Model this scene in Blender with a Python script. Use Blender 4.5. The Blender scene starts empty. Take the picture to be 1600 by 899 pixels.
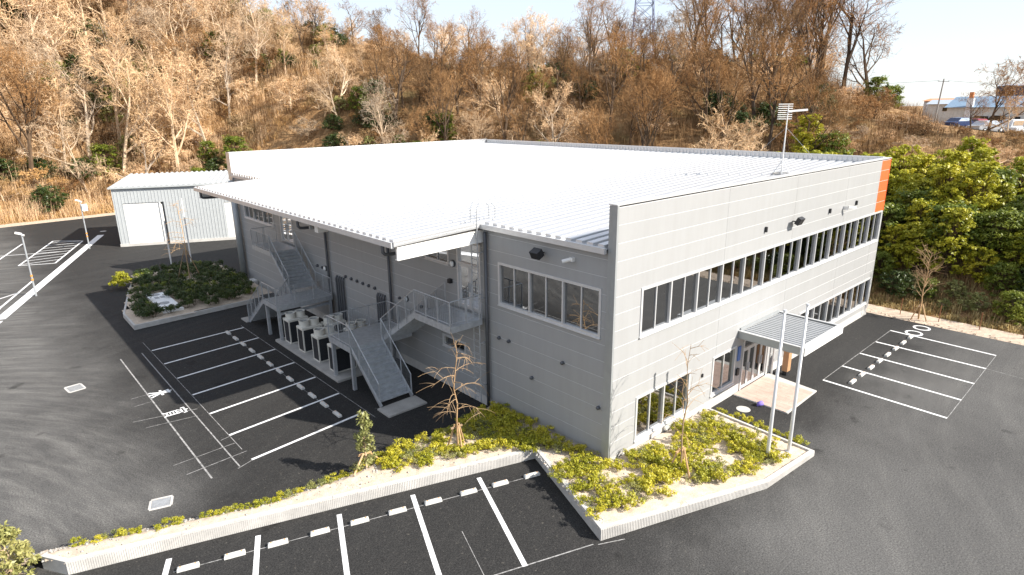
import bpy, math, random
import numpy as np
from mathutils import Vector, Matrix

scene = bpy.context.scene
R_ = math.radians
col = scene.collection

# ------------------------------------------------------------------ camera
cam_d = bpy.data.cameras.new('camera')
cam = bpy.data.objects.new('camera', cam_d)
col.objects.link(cam)
scene.camera = cam
cam_d.sensor_width = 36.0
cam_d.lens = 21.526
cam_d.clip_start = 0.1
cam_d.clip_end = 6000
YAW, PITCH, ROLL = 0.837663914, 0.284231184, 0.0107505085
fw = Vector((math.cos(YAW) * math.cos(PITCH), math.sin(YAW) * math.cos(PITCH), -math.sin(PITCH)))
rt = Vector((math.sin(YAW), -math.cos(YAW), 0))
dn = fw.cross(rt)
rt2 = math.cos(ROLL) * rt + math.sin(ROLL) * dn
dn2 = -math.sin(ROLL) * rt + math.cos(ROLL) * dn
CAM = Vector((-15.939, -12.430, 12.92))
M = Matrix(((rt2.x, -dn2.x, -fw.x, CAM.x), (rt2.y, -dn2.y, -fw.y, CAM.y), (rt2.z, -dn2.z, -fw.z, CAM.z), (0, 0, 0, 1)))
cam.matrix_world = M
scene.render.resolution_x = 1024
scene.render.resolution_y = 575

# ------------------------------------------------------------------ sky, sun, exposure
SUN_EL, SUN_AZ = R_(35.0), R_(-60.0)          # azimuth measured from +x towards +y
w = bpy.data.worlds.new('World')
scene.world = w
w.use_nodes = True
wn = w.node_tree
for n in list(wn.nodes):
    wn.nodes.remove(n)
sky = wn.nodes.new('ShaderNodeTexSky')
sky.sky_type = 'NISHITA'
sky.sun_disc = False
sky.sun_elevation = SUN_EL
sky.sun_rotation = math.pi / 2 - SUN_AZ
sky.air_density = 1.0
sky.dust_density = 0.25
sky.ozone_density = 1.0
bgd = wn.nodes.new('ShaderNodeBackground')
bgd.inputs['Strength'].default_value = 0.095
wo = wn.nodes.new('ShaderNodeOutputWorld')
pale = wn.nodes.new('ShaderNodeMix'); pale.data_type = 'RGBA'
pale.inputs[0].default_value = 0.65
pale.inputs[7].default_value = (5.4, 5.8, 6.55, 1)       # thin high haze whitening the whole sky
wn.links.new(sky.outputs[0], pale.inputs[6])
wn.links.new(pale.outputs[2], bgd.inputs[0])
wn.links.new(bgd.outputs[0], wo.inputs[0])
sun_d = bpy.data.lights.new('sun', 'SUN')
sun_d.energy = 5.0
sun_d.angle = R_(0.5)
sun_d.color = (1.0, 0.94, 0.85)
sun = bpy.data.objects.new('sun', sun_d)
col.objects.link(sun)
sv = Vector((math.cos(SUN_EL) * math.cos(SUN_AZ), math.cos(SUN_EL) * math.sin(SUN_AZ), math.sin(SUN_EL)))
sun.rotation_euler = sv.to_track_quat('Z', 'Y').to_euler()
sun.location = (60, -90, 80)
vs = scene.view_settings
vs.view_transform = 'Standard'
vs.look = 'None'
vs.exposure = 1.0
vs.gamma = 1.0
vs.use_curve_mapping = False
scene.cycles.use_denoising = True
scene.cycles.max_bounces = 8
scene.cycles.diffuse_bounces = 3
scene.cycles.glossy_bounces = 4
scene.cycles.transparent_max_bounces = 12
scene.cycles.sample_clamp_indirect = 10.0

# ------------------------------------------------------------------ helpers
def tag(o, label=None, cat=None, group=None, kind=None):
    if label: o['label'] = label
    if cat: o['category'] = cat
    if group: o['group'] = group
    if kind: o['kind'] = kind
    return o

def empty(name, loc=(0, 0, 0), rz=0.0, parent=None):
    o = bpy.data.objects.new(name, None)
    o.empty_display_size = 0.3
    col.objects.link(o)
    o.location = loc
    o.rotation_euler = (0, 0, rz)
    if parent: o.parent = parent
    return o

def link(name, me, parent=None, loc=None, rz=None):
    o = bpy.data.objects.new(name, me)
    col.objects.link(o)
    if parent: o.parent = parent
    if loc: o.location = loc
    if rz is not None: o.rotation_euler = (0, 0, rz)
    return o

def copy_tree(o, parent=None):
    c = o.copy()
    col.objects.link(c)
    c.parent = parent
    for ch in o.children:
        copy_tree(ch, c)
    return c

class MB:
    def __init__(s):
        s.v = []; s.f = []
    def add(s, vs, fs):
        b = len(s.v); s.v += [tuple(p) for p in vs]; s.f += [tuple(i + b for i in f) for f in fs]; return s
    def quad(s, a, b, c, d): return s.add([a, b, c, d], [(0, 1, 2, 3)])
    def box(s, x0, x1, y0, y1, z0, z1):
        return s.add([(x0, y0, z0), (x1, y0, z0), (x1, y1, z0), (x0, y1, z0), (x0, y0, z1), (x1, y0, z1), (x1, y1, z1), (x0, y1, z1)],
                     [(3, 2, 1, 0), (4, 5, 6, 7), (0, 1, 5, 4), (1, 2, 6, 5), (2, 3, 7, 6), (3, 0, 4, 7)])
    def bbox(s, x0, x1, y0, y1, z0, z1, b=0.03):   # box with chamfered top
        vs = []
        for z, i in ((z0, 0), (z1 - b, 0), (z1, b)):
            vs += [(x0 + i, y0 + i, z), (x1 - i, y0 + i, z), (x1 - i, y1 - i, z), (x0 + i, y1 - i, z)]
        fs = [(3, 2, 1, 0), (8, 9, 10, 11)]
        for l in (0, 4):
            for k in range(4):
                fs.append((l + k, l + (k + 1) % 4, l + 4 + (k + 1) % 4, l + 4 + k))
        return s.add(vs, fs)
    def prism(s, poly, z0, z1):
        n = len(poly)
        z0s = z0 if hasattr(z0, '__len__') else [z0] * n
        z1s = z1 if hasattr(z1, '__len__') else [z1] * n
        vs = [(p[0], p[1], z) for p, z in zip(poly, z0s)] + [(p[0], p[1], z) for p, z in zip(poly, z1s)]
        fs = [tuple(range(n - 1, -1, -1)), tuple(range(n, 2 * n))] + [(i, (i + 1) % n, n + (i + 1) % n, n + i) for i in range(n)]
        return s.add(vs, fs)
    def bar(s, p, q, wd, ht, up=(0, 0, 1)):        # oriented box from p to q
        p = Vector(p); q = Vector(q); d = (q - p)
        if d.length < 1e-6: return s
        d.normalize(); u = Vector(up)
        r = d.cross(u)
        if r.length < 1e-4: r = d.cross(Vector((1, 0, 0)))
        r.normalize(); u = r.cross(d)
        r = r * wd / 2; u = u * ht / 2
        vs = [p - r - u, p + r - u, p + r + u, p - r + u, q - r - u, q + r - u, q + r + u, q - r + u]
        return s.add(vs, [(0, 1, 2, 3), (7, 6, 5, 4), (0, 4, 5, 1), (1, 5, 6, 2), (2, 6, 7, 3), (3, 7, 4, 0)])
    def tube(s, pts, rad, n=6, cap=True):
        pts = [Vector(p) for p in pts]
        if not hasattr(rad, '__len__'): rad = [rad] * len(pts)
        b = len(s.v)
        prev = None
        for i, p in enumerate(pts):
            if i == 0: d = pts[1] - p
            elif i == len(pts) - 1: d = p - pts[i - 1]
            else: d = pts[i + 1] - pts[i - 1]
            if d.length < 1e-9: d = Vector((0, 0, 1))
            d.normalize()
            a = prev if prev is not None else (Vector((0, 0, 1)) if abs(d.z) < 0.9 else Vector((1, 0, 0)))
            r = d.cross(a)
            if r.length < 1e-4: r = d.cross(Vector((1, 0, 0)))
            if r.length < 1e-4: r = d.cross(Vector((0, 1, 0)))
            r.normalize(); u = r.cross(d)
            prev = u if abs(d.z) >= 0.9 else None
            for k in range(n):
                t = 2 * math.pi * k / n
                s.v.append(tuple(p + (r * math.cos(t) + u * math.sin(t)) * rad[i]))
        for i in range(len(pts) - 1):
            for k in range(n):
                k2 = (k + 1) % n
                s.f.append((b + i * n + k, b + i * n + k2, b + (i + 1) * n + k2, b + (i + 1) * n + k))
        if cap:
            s.f.append(tuple(b + k for k in range(n))[::-1])
            s.f.append(tuple(b + (len(pts) - 1) * n + k for k in range(n)))
        return s
    def ring(s, c, r0, r1, z0, z1, n=20):          # annulus tube, vertical axis
        vs = []
        for r, z in ((r1, z0), (r1, z1), (r0, z1), (r0, z0)):
            vs += [(c[0] + r * math.cos(2 * math.pi * k / n), c[1] + r * math.sin(2 * math.pi * k / n), z) for k in range(n)]
        fs = []
        for l in range(4):
            a, b2 = l * n, ((l + 1) % 4) * n
            fs += [(a + k, a + (k + 1) % n, b2 + (k + 1) % n, b2 + k) for k in range(n)]
        return s.add(vs, fs)
    def disc(s, c, r, n=20, axis='z'):
        vs = []
        for k in range(n):
            a, b2 = r * math.cos(2 * math.pi * k / n), r * math.sin(2 * math.pi * k / n)
            vs.append((c[0] + a, c[1] + b2, c[2]) if axis == 'z' else ((c[0], c[1] + a, c[2] + b2) if axis == 'x' else (c[0] + a, c[1], c[2] + b2)))
        return s.add(vs, [tuple(range(n))])
    def mesh(s, name, mat, smooth=False):
        me = bpy.data.meshes.new(name)
        me.from_pydata(s.v, [], s.f)
        if smooth: me.shade_smooth()
        if mat: me.materials.append(mat)
        return me
    def build(s, name, mat, parent=None, loc=None, rz=None, smooth=False):
        return link(name, s.mesh(name, mat, smooth), parent, loc, rz)

def np_mesh(name, V, F, mat, smooth=False):
    """V (n,3), F (m,k) with one face size"""
    me = bpy.data.meshes.new(name)
    V = np.asarray(V, np.float32); F = np.asarray(F, np.int32)
    k = F.shape[1]
    me.vertices.add(len(V)); me.vertices.foreach_set('co', V.ravel())
    me.loops.add(F.size); me.loops.foreach_set('vertex_index', F.ravel())
    me.polygons.add(len(F)); me.polygons.foreach_set('loop_start', np.arange(0, F.size, k, dtype=np.int32))
    me.update(calc_edges=True)
    if smooth: me.shade_smooth()
    if mat: me.materials.append(mat)
    return me

ORD = ['first', 'second', 'third', 'fourth', 'fifth', 'sixth', 'seventh', 'eighth', 'ninth', 'tenth', 'eleventh', 'twelfth', 'thirteenth', 'fourteenth', 'fifteenth', 'sixteenth']

# ------------------------------------------------------------------ materials
class NT:
    def __init__(s, name):
        s.m = bpy.data.materials.new(name); s.m.use_nodes = True
        s.t = s.m.node_tree; s.b = s.t.nodes['Principled BSDF']; s.o = s.t.nodes['Material Output']
        s.co = None
    def n(s, typ, **kw):
        x = s.t.nodes.new(typ)
        for k, v in kw.items():
            if hasattr(x, k): setattr(x, k, v)
            else: x.inputs[k.replace('_', ' ')].default_value = v
        return x
    def l(s, a, b): s.t.links.new(a, b)
    def coord(s, kind='Object', scale=(1, 1, 1), rot=(0, 0, 0)):
        tc = s.n('ShaderNodeTexCoord'); mp = s.n('ShaderNodeMapping')
        mp.inputs['Scale'].default_value = scale; mp.inputs['Rotation'].default_value = rot
        s.l(tc.outputs[kind], mp.inputs[0]); return mp.outputs[0]
    def geo(s, scale=(1, 1, 1), rot=(0, 0, 0)):
        g = s.n('ShaderNodeNewGeometry'); mp = s.n('ShaderNodeMapping')
        mp.inputs['Scale'].default_value = scale; mp.inputs['Rotation'].default_value = rot
        s.l(g.outputs['Position'], mp.inputs[0]); return mp.outputs[0]
    def noise(s, vec, scale, detail=4, rough=0.55, dist=0.0):
        x = s.n('ShaderNodeTexNoise')
        x.inputs['Scale'].default_value = scale; x.inputs['Detail'].default_value = detail
        x.inputs['Roughness'].default_value = rough; x.inputs['Distortion'].default_value = dist
        s.l(vec, x.inputs['Vector']); return x.outputs[0]
    def ramp(s, fac, stops):
        x = s.n('ShaderNodeValToRGB'); e = x.color_ramp.elements
        while len(e) < len(stops): e.new(0.5)
        for i, (p, c) in enumerate(stops):
            e[i].position = p; e[i].color = (*c, 1) if len(c) == 3 else c
        s.l(fac, x.inputs[0]); return x.outputs[0]
    def mix(s, fac, a, b, typ='MIX'):
        x = s.n('ShaderNodeMix'); x.data_type = 'RGBA'; x.blend_type = typ
        if hasattr(fac, 'is_linked'): s.l(fac, x.inputs[0])
        else: x.inputs[0].default_value = fac
        for v, i in ((a, 6), (b, 7)):
            if hasattr(v, 'is_linked'): s.l(v, x.inputs[i])
            else: x.inputs[i].default_value = (*v, 1)
        return x.outputs[2]
    def base(s, c): 
        if hasattr(c, 'is_linked'): s.l(c, s.b.inputs['Base Color'])
        else: s.b.inputs['Base Color'].default_value = (*c, 1)
        return s
    def bump(s, h, strength=0.3, dist=0.02):
        x = s.n('ShaderNodeBump'); x.inputs['Strength'].default_value = strength; x.inputs['Distance'].default_value = dist
        s.l(h, x.inputs['Height']); s.l(x.outputs[0], s.b.inputs['Normal']); return s
    def set(s, rough=0.6, metal=0.0, spec=0.5):
        s.b.inputs['Roughness'].default_value = rough; s.b.inputs['Metallic'].default_value = metal
        s.b.inputs['Specular IOR Level'].default_value = spec; return s
    def objrand(s):
        return s.n('ShaderNodeObjectInfo').outputs['Random']

def simple(name, c, rough=0.6, metal=0.0, var=0.12, scale=3.0, spec=0.5, bump=0.0):
    t = NT(name); v = t.geo()
    n = t.noise(v, scale, 5)
    d = tuple(x * (1 - var) for x in c); u = tuple(min(1, x * (1 + var)) for x in c)
    t.base(t.ramp(n, [(0.3, d), (0.7, u)])).set(rough, metal, spec)
    if bump: t.bump(t.noise(t.geo(), 60, 3), bump, 0.01)
    return t.m

def mat_asphalt():
    t = NT('asphalt'); v = t.geo()
    fine = t.noise(v, 20, 4, 0.85)
    agg = t.noise(v, 5, 7, 0.85)
    big = t.noise(v, 0.09, 5, 0.6, 0.4)
    c = t.ramp(agg, [(0.25, (0.014, 0.014, 0.0145)), (0.55, (0.027, 0.0262, 0.0255)), (0.8, (0.048, 0.046, 0.043))])
    sep = t.n('ShaderNodeSeparateXYZ'); t.l(v, sep.inputs[0])
    def math_(op, a, b=None, c_=None):
        x = t.n('ShaderNodeMath'); x.operation = op
        for i, q in enumerate((a, b, c_)):
            if q is None: continue
            if hasattr(q, 'is_linked'): t.l(q, x.inputs[i])
            else: x.inputs[i].default_value = q
        return x.outputs[0]
    def arcs(cx, cy, ks, ka):           # dusty tyre sweeps turning round (cx, cy)
        dx = math_('SUBTRACT', sep.outputs[0], cx); dy = math_('SUBTRACT', sep.outputs[1], cy)
        r = math_('SQRT', math_('ADD', math_('MULTIPLY', dx, dx), math_('MULTIPLY', dy, dy)))
        th = math_('ARCTAN2', dy, dx)
        cmb = t.n('ShaderNodeCombineXYZ'); t.l(math_('MULTIPLY', r, ks), cmb.inputs[0]); t.l(math_('MULTIPLY', th, ka), cmb.inputs[1])
        return t.noise(cmb.outputs[0], 1.0, 6, 0.7, 0.25)
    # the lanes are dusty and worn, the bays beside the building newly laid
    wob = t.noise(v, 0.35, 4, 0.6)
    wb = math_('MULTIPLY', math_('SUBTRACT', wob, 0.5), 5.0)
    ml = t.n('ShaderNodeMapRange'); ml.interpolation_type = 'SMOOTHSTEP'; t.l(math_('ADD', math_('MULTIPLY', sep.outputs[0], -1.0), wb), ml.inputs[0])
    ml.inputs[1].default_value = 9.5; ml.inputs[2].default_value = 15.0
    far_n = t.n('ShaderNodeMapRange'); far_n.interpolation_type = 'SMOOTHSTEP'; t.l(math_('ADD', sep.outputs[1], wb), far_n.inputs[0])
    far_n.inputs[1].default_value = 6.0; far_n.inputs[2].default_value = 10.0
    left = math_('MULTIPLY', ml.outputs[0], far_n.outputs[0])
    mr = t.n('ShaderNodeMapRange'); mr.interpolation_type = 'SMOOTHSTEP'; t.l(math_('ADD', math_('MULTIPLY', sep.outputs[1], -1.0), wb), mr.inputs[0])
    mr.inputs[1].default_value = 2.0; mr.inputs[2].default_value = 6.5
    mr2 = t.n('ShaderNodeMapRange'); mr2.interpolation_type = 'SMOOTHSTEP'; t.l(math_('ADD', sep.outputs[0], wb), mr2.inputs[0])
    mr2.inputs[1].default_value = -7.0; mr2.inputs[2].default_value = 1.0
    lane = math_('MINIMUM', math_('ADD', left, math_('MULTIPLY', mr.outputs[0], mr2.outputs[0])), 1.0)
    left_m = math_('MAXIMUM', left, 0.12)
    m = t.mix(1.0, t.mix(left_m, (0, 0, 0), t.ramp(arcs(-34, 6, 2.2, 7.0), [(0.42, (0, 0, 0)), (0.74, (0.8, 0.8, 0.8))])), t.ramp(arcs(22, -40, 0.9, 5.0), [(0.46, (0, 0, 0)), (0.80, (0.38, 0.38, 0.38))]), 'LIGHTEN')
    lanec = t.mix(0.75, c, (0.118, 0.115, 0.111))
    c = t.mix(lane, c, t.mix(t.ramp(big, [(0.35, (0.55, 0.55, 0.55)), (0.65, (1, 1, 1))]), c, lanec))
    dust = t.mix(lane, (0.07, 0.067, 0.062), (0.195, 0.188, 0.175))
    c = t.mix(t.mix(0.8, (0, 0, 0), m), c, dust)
    pebble = t.ramp(t.noise(v, 8, 2, 0.5), [(0.66, (0, 0, 0)), (0.72, (1, 1, 1))])
    c = t.mix(t.mix(0.28, (0, 0, 0), pebble), c, (0.17, 0.155, 0.13))
    sp = t.ramp(fine, [(0.36, (0.42, 0.42, 0.42)), (0.64, (1.6, 1.6, 1.6))])
    c = t.mix(1.0, c, sp, 'MULTIPLY')
    stain = t.ramp(t.noise(v, 0.8, 3, 0.5), [(0.66, (1, 1, 1)), (0.74, (0.55, 0.55, 0.55))])
    c = t.mix(1.0, c, stain, 'MULTIPLY')
    t.base(c).set(0.88, 0, 0.25).bump(fine, 0.6, 0.015)
    return t.m

def mat_concrete(name, c=(0.42, 0.40, 0.37), sc=1.4):
    t = NT(name); v = t.geo()
    a = t.noise(v, sc, 6, 0.65); b = t.noise(v, 30, 3)
    c1 = t.ramp(a, [(0.25, tuple(x * 0.74 for x in c)), (0.6, c), (0.85, tuple(min(1, x * 1.12) for x in c))])
    c1 = t.mix(1.0, c1, t.ramp(b, [(0.3, (0.88, 0.88, 0.88)), (0.7, (1.06, 1.06, 1.06))]), 'MULTIPLY')
    t.base(c1).set(0.85, 0, 0.3).bump(b, 0.25, 0.006)
    return t.m

def mat_panel(name, c):
    t = NT(name); v = t.geo()
    a = t.noise(v, 0.5, 4); st = t.noise(t.geo((3, 3, 0.25)), 1.2, 5, 0.6)
    r = t.objrand()
    c1 = t.ramp(a, [(0.3, tuple(x * 0.965 for x in c)), (0.7, tuple(min(1, x * 1.02) for x in c))])
    c1 = t.mix(1.0, c1, t.ramp(st, [(0.25, (0.945, 0.94, 0.93)), (0.6, (1, 1, 1))]), 'MULTIPLY')
    c1 = t.mix(1.0, c1, t.ramp(r, [(0, (0.975, 0.975, 0.975)), (1, (1.01, 1.01, 1.01))]), 'MULTIPLY')
    t.base(c1).set(0.42, 0, 0.45).bump(t.noise(v, 90, 2), 0.05, 0.004)
    return t.m

def mat_glass(name, tint=(0.13, 0.15, 0.155), ior=3.8):
    t = NT(name)
    fr = t.n('ShaderNodeFresnel'); fr.inputs['IOR'].default_value = ior
    g = t.n('ShaderNodeBsdfGlossy'); g.inputs['Roughness'].default_value = 0.015
    g.inputs['Color'].default_value = (0.93, 0.95, 0.97, 1)
    tr = t.n('ShaderNodeBsdfTransparent'); tr.inputs['Color'].default_value = (*tint, 1)
    bp = t.n('ShaderNodeBump'); bp.inputs['Strength'].default_value = 0.012; bp.inputs['Distance'].default_value = 0.02
    t.l(t.noise(t.geo(), 1.1, 2), bp.inputs['Height']); t.l(bp.outputs[0], g.inputs['Normal'])
    mx = t.n('ShaderNodeMixShader')
    t.l(fr.outputs[0], mx.inputs[0]); t.l(tr.outputs[0], mx.inputs[1]); t.l(g.outputs[0], mx.inputs[2])
    t.l(mx.outputs[0], t.o.inputs['Surface'])
    return t.m

def mat_leaf(name, a, b, tr=0.35):
    t = NT(name)
    r = t.objrand(); v = t.geo(); n = t.noise(v, 1.3, 4, 0.6); n2 = t.noise(v, 14, 2)
    c1 = t.ramp(n, [(0.3, a), (0.7, b)])
    c1 = t.mix(1.0, c1, t.ramp(n2, [(0.3, (0.6, 0.65, 0.6)), (0.7, (1.3, 1.25, 1.2))]), 'MULTIPLY')
    c1 = t.mix(1.0, c1, t.ramp(r, [(0, (0.78, 0.82, 0.8)), (1, (1.18, 1.12, 1.1))]), 'MULTIPLY')
    t.base(c1).set(0.45, 0, 0.4)
    tl = t.n('ShaderNodeBsdfTranslucent'); t.l(c1, tl.inputs[0])
    mx = t.n('ShaderNodeMixShader'); mx.inputs[0].default_value = tr
    t.l(t.b.outputs[0], mx.inputs[1]); t.l(tl.outputs[0], mx.inputs[2]); t.l(mx.outputs[0], t.o.inputs['Surface'])
    return t.m

def mat_bark(name, a, b, sc=2.0):
    t = NT(name)
    r = t.objrand(); n = t.noise(t.geo((1, 1, 0.4)), sc, 5, 0.65)
    c1 = t.ramp(n, [(0.3, a), (0.7, b)])
    c1 = t.mix(1.0, c1, t.ramp(r, [(0, (0.60, 0.62, 0.66)), (0.35, (0.95, 0.86, 0.74)), (0.7, (1.06, 0.96, 0.82)), (1, (1.28, 1.22, 1.12))]), 'MULTIPLY')
    t.base(c1).set(0.9, 0, 0.2)
    return t.m

def mat_terrain():
    t = NT('hill_soil'); v = t.geo()
    a = t.noise(v, 0.18, 6, 0.65, 0.4); b = t.noise(v, 1.6, 6, 0.7); c_ = t.noise(v, 12, 4, 0.7)
    c1 = t.ramp(b, [(0.25, (0.12, 0.07, 0.032)), (0.5, (0.33, 0.195, 0.092)), (0.75, (0.55, 0.365, 0.19))])
    g = t.ramp(a, [(0.56, (0, 0, 0)), (0.66, (1, 1, 1))])
    c1 = t.mix(t.mix(0.55, (0, 0, 0), g), c1, (0.16, 0.14, 0.055))
    c1 = t.mix(1.0, c1, t.ramp(c_, [(0.3, (0.6, 0.6, 0.6)), (0.7, (1.3, 1.3, 1.3))]), 'MULTIPLY')
    t.base(c1).set(0.95, 0, 0.15).bump(b, 1.0, 0.4)
    return t.m

def mat_soil(name, c=(0.40, 0.33, 0.25)):
    t = NT(name); v = t.geo()
    b = t.noise(v, 4, 6, 0.7); f = t.noise(v, 40, 3, 0.7)
    c1 = t.ramp(b, [(0.25, tuple(x * 0.6 for x in c)), (0.55, c), (0.8, tuple(min(1, x * 1.2) for x in c))])
    c1 = t.mix(1.0, c1, t.ramp(f, [(0.3, (0.7, 0.7, 0.7)), (0.7, (1.2, 1.2, 1.2))]), 'MULTIPLY')
    t.base(c1).set(0.95, 0, 0.15).bump(f, 0.6, 0.02)
    return t.m

def mat_paint():
    t = NT('road_paint'); v = t.geo()
    n = t.noise(v, 6, 6, 0.75); f = t.noise(v, 60, 2)
    c1 = t.ramp(n, [(0.30, (0.10, 0.10, 0.10)), (0.37, (0.55, 0.55, 0.55)), (0.5, (0.80, 0.80, 0.80))])
    c1 = t.mix(1.0, c1, t.ramp(f, [(0.25, (0.8, 0.8, 0.8)), (0.6, (1, 1, 1))]), 'MULTIPLY')
    t.base(c1).set(0.7, 0, 0.3)
    return t.m

def mat_chalk():
    t = NT('chalk_line'); v = t.geo()
    n = t.noise(v, 5, 6, 0.8)
    t.base(t.ramp(n, [(0.35, (0.09, 0.09, 0.088)), (0.62, (0.42, 0.41, 0.40))])).set(0.9, 0, 0.2)
    return t.m

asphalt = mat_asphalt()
concrete = mat_concrete('concrete', (0.40, 0.385, 0.36))
concrete_lt = mat_concrete('concrete_light', (0.55, 0.53, 0.50))
panel_m = mat_panel('facade_panel', (0.335, 0.337, 0.337))
joint_m = simple('panel_joint', (0.57, 0.57, 0.565), 0.6, var=0.06)
orange_m = mat_panel('orange_panel', (0.70, 0.125, 0.035))
alu = simple('aluminium', (0.62, 0.62, 0.62), 0.38, 0.35, 0.05)
alu_dk = simple('grey_aluminium', (0.34, 0.355, 0.36), 0.42, 0.3, 0.05)
roof_m = NT('roof_sheet')
_n = roof_m.noise(roof_m.geo(), 0.7, 5)
roof_m.base(roof_m.ramp(_n, [(0.3, (0.62, 0.63, 0.64)), (0.7, (0.69, 0.69, 0.69))])).set(0.36, 0.64, 0.5)
roof_m = roof_m.m
steel_galv = simple('galvanised_steel', (0.46, 0.48, 0.50), 0.42, 0.45, 0.14, 5)
steel_dk = simple('dark_steel', (0.10, 0.105, 0.115), 0.5, 0.3, 0.1)
white_paint = simple('white_steel', (0.78, 0.77, 0.74), 0.45, 0.0, 0.05)
black_m = simple('black_fitting', (0.02, 0.02, 0.022), 0.5)
glass = mat_glass('window_glass')
glass_car = mat_glass('car_glass', (0.12, 0.13, 0.14), 1.7)
paint = mat_paint()
chalk = mat_chalk()
terrain_m = mat_terrain()
soil_m = mat_soil('bed_soil', (0.62, 0.51, 0.40))
verge_m = mat_soil('verge_gravel', (0.56, 0.45, 0.35))
litter_m = mat_soil('dry_litter', (0.33, 0.22, 0.13))
bark_l = mat_bark('bark_pale', (0.48, 0.385, 0.28), (0.72, 0.61, 0.49))
bark_d = mat_bark('bark_dark', (0.065, 0.047, 0.034), (0.15, 0.11, 0.08))
twig_l = mat_bark('twig_pale', (0.52, 0.37, 0.22), (0.80, 0.63, 0.46), 0.25)
twig_d = mat_bark('twig_brown', (0.19, 0.11, 0.05), (0.42, 0.255, 0.125), 0.25)
brush_m = mat_bark('dry_brush', (0.26, 0.155, 0.062), (0.66, 0.44, 0.215), 0.25)
stalk_m = mat_bark('young_bark', (0.34, 0.23, 0.135), (0.56, 0.41, 0.26), 5)
leaf_yel = mat_leaf('leaf_yellow_green', (0.36, 0.36, 0.028), (0.60, 0.54, 0.06))
leaf_grn = mat_leaf('leaf_green', (0.10, 0.15, 0.02), (0.30, 0.33, 0.045))
leaf_drk = mat_leaf('leaf_dark_green', (0.028, 0.052, 0.014), (0.085, 0.12, 0.026), 0.25)
leaf_bam = mat_leaf('leaf_bamboo', (0.32, 0.34, 0.022), (0.64, 0.58, 0.06))
leaf_pal = mat_leaf('leaf_pale', (0.24, 0.26, 0.08), (0.45, 0.43, 0.18))
tile_m = mat_concrete('entrance_tile', (0.56, 0.41, 0.345), 2.0)

# ------------------------------------------------------------------ terrain
FOOT = [(27.4, -300), (27.4, 2), (30, 10), (30, 42), (22, 50), (12, 72), (0, 84), (-13, 83), (-40, 80), (-300, 76)]
CP = np.array([(27.4, -60, 0), (27.4, -30, 0), (27.4, -10, 0), (27.4, 2, 0), (30, 14, 0), (30, 28, 0), (30, 42, 0), (22, 50, 0), (12, 72, 0), (0, 84, 0), (-13, 83, 0), (-40, 80, 0), (-80, 78, 0),
    (45, 40, 9.5), (40, 55, 9.5), (30, 66, 10), (20, 84, 10), (5, 100, 12), (-20, 100, 12), (-50, 98, 12), (50, 25, 10), (45, 10, 6.5),
    (58, 69, 18.5), (45, 79, 19), (72, 53, 19), (83, 37, 18), (86, 28, 15.5), (89, 19, 11), (32, 88, 22), (20, 112, 31), (-6, 120, 32), (-35, 118, 33), (-80, 112, 30),
    (80, 95, 13), (110, 70, 12), (110, 45, 10), (50, 120, 18), (20, 150, 30), (-40, 160, 30),
    (70, -5, 9.2), (82, 5, 9.3), (100, 8, 9.2), (100, -30, 9), (70, -40, 9), (140, 0, 8.7), (140, -60, 8.5), (150, 30, 8), (60, -20, 8.6), (50, -5, 6.5), (50, -30, 6.5), (40, -5, 4.2), (40, -30, 4.2), (120, 25, 8.6)], float)

def _tps(r2): return np.where(r2 > 1e-9, 0.5 * r2 * np.log(np.maximum(r2, 1e-9)), 0.0)
_d2 = ((CP[:, None, :2] - CP[None, :, :2]) ** 2).sum(-1) / 2500.0
_n = len(CP)
_A = np.zeros((_n + 3, _n + 3)); _A[:_n, :_n] = _tps(_d2) + np.eye(_n) * 0.002
_P = np.c_[np.ones(_n), CP[:, :2] / 50.0]; _A[:_n, _n:] = _P; _A[_n:, :_n] = _P.T
_W = np.linalg.solve(_A, np.r_[CP[:, 2], 0, 0, 0])
_rng = np.random.RandomState(4)
_WV = [(_rng.uniform(-1, 1, 2) / s, _rng.uniform(0, 6.28), s) for s in (14, 11, 8, 6, 4.5, 3.4) for _ in range(3)]

def foot_dist(X, Y):
    """signed distance outside the flat site (positive on the hill side)"""
    best = np.full(X.shape, 1e9); side = np.zeros(X.shape)
    for (ax, ay), (bx, by) in zip(FOOT, FOOT[1:]):
        dx, dy = bx - ax, by - ay
        t = np.clip(((X - ax) * dx + (Y - ay) * dy) / (dx * dx + dy * dy), 0, 1)
        d = np.hypot(X - ax - t * dx, Y - ay - t * dy)
        s = -(dx * (Y - ay) - dy * (X - ax))
        up = d < best - 1e-6
        best = np.where(up, d, best); side = np.where(up, s, side)
    # polygon test for a robust sign
    poly = FOOT + [(-300, -300)]
    ins = np.zeros(X.shape, bool)
    for (ax, ay), (bx, by) in zip(poly, poly[1:] + poly[:1]):
        c = ((ay > Y) != (by > Y)) & (X < (bx - ax) * (Y - ay) / ((by - ay) if by != ay else 1e-9) + ax)
        ins ^= c
    return np.where(ins, -best, best)

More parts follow.
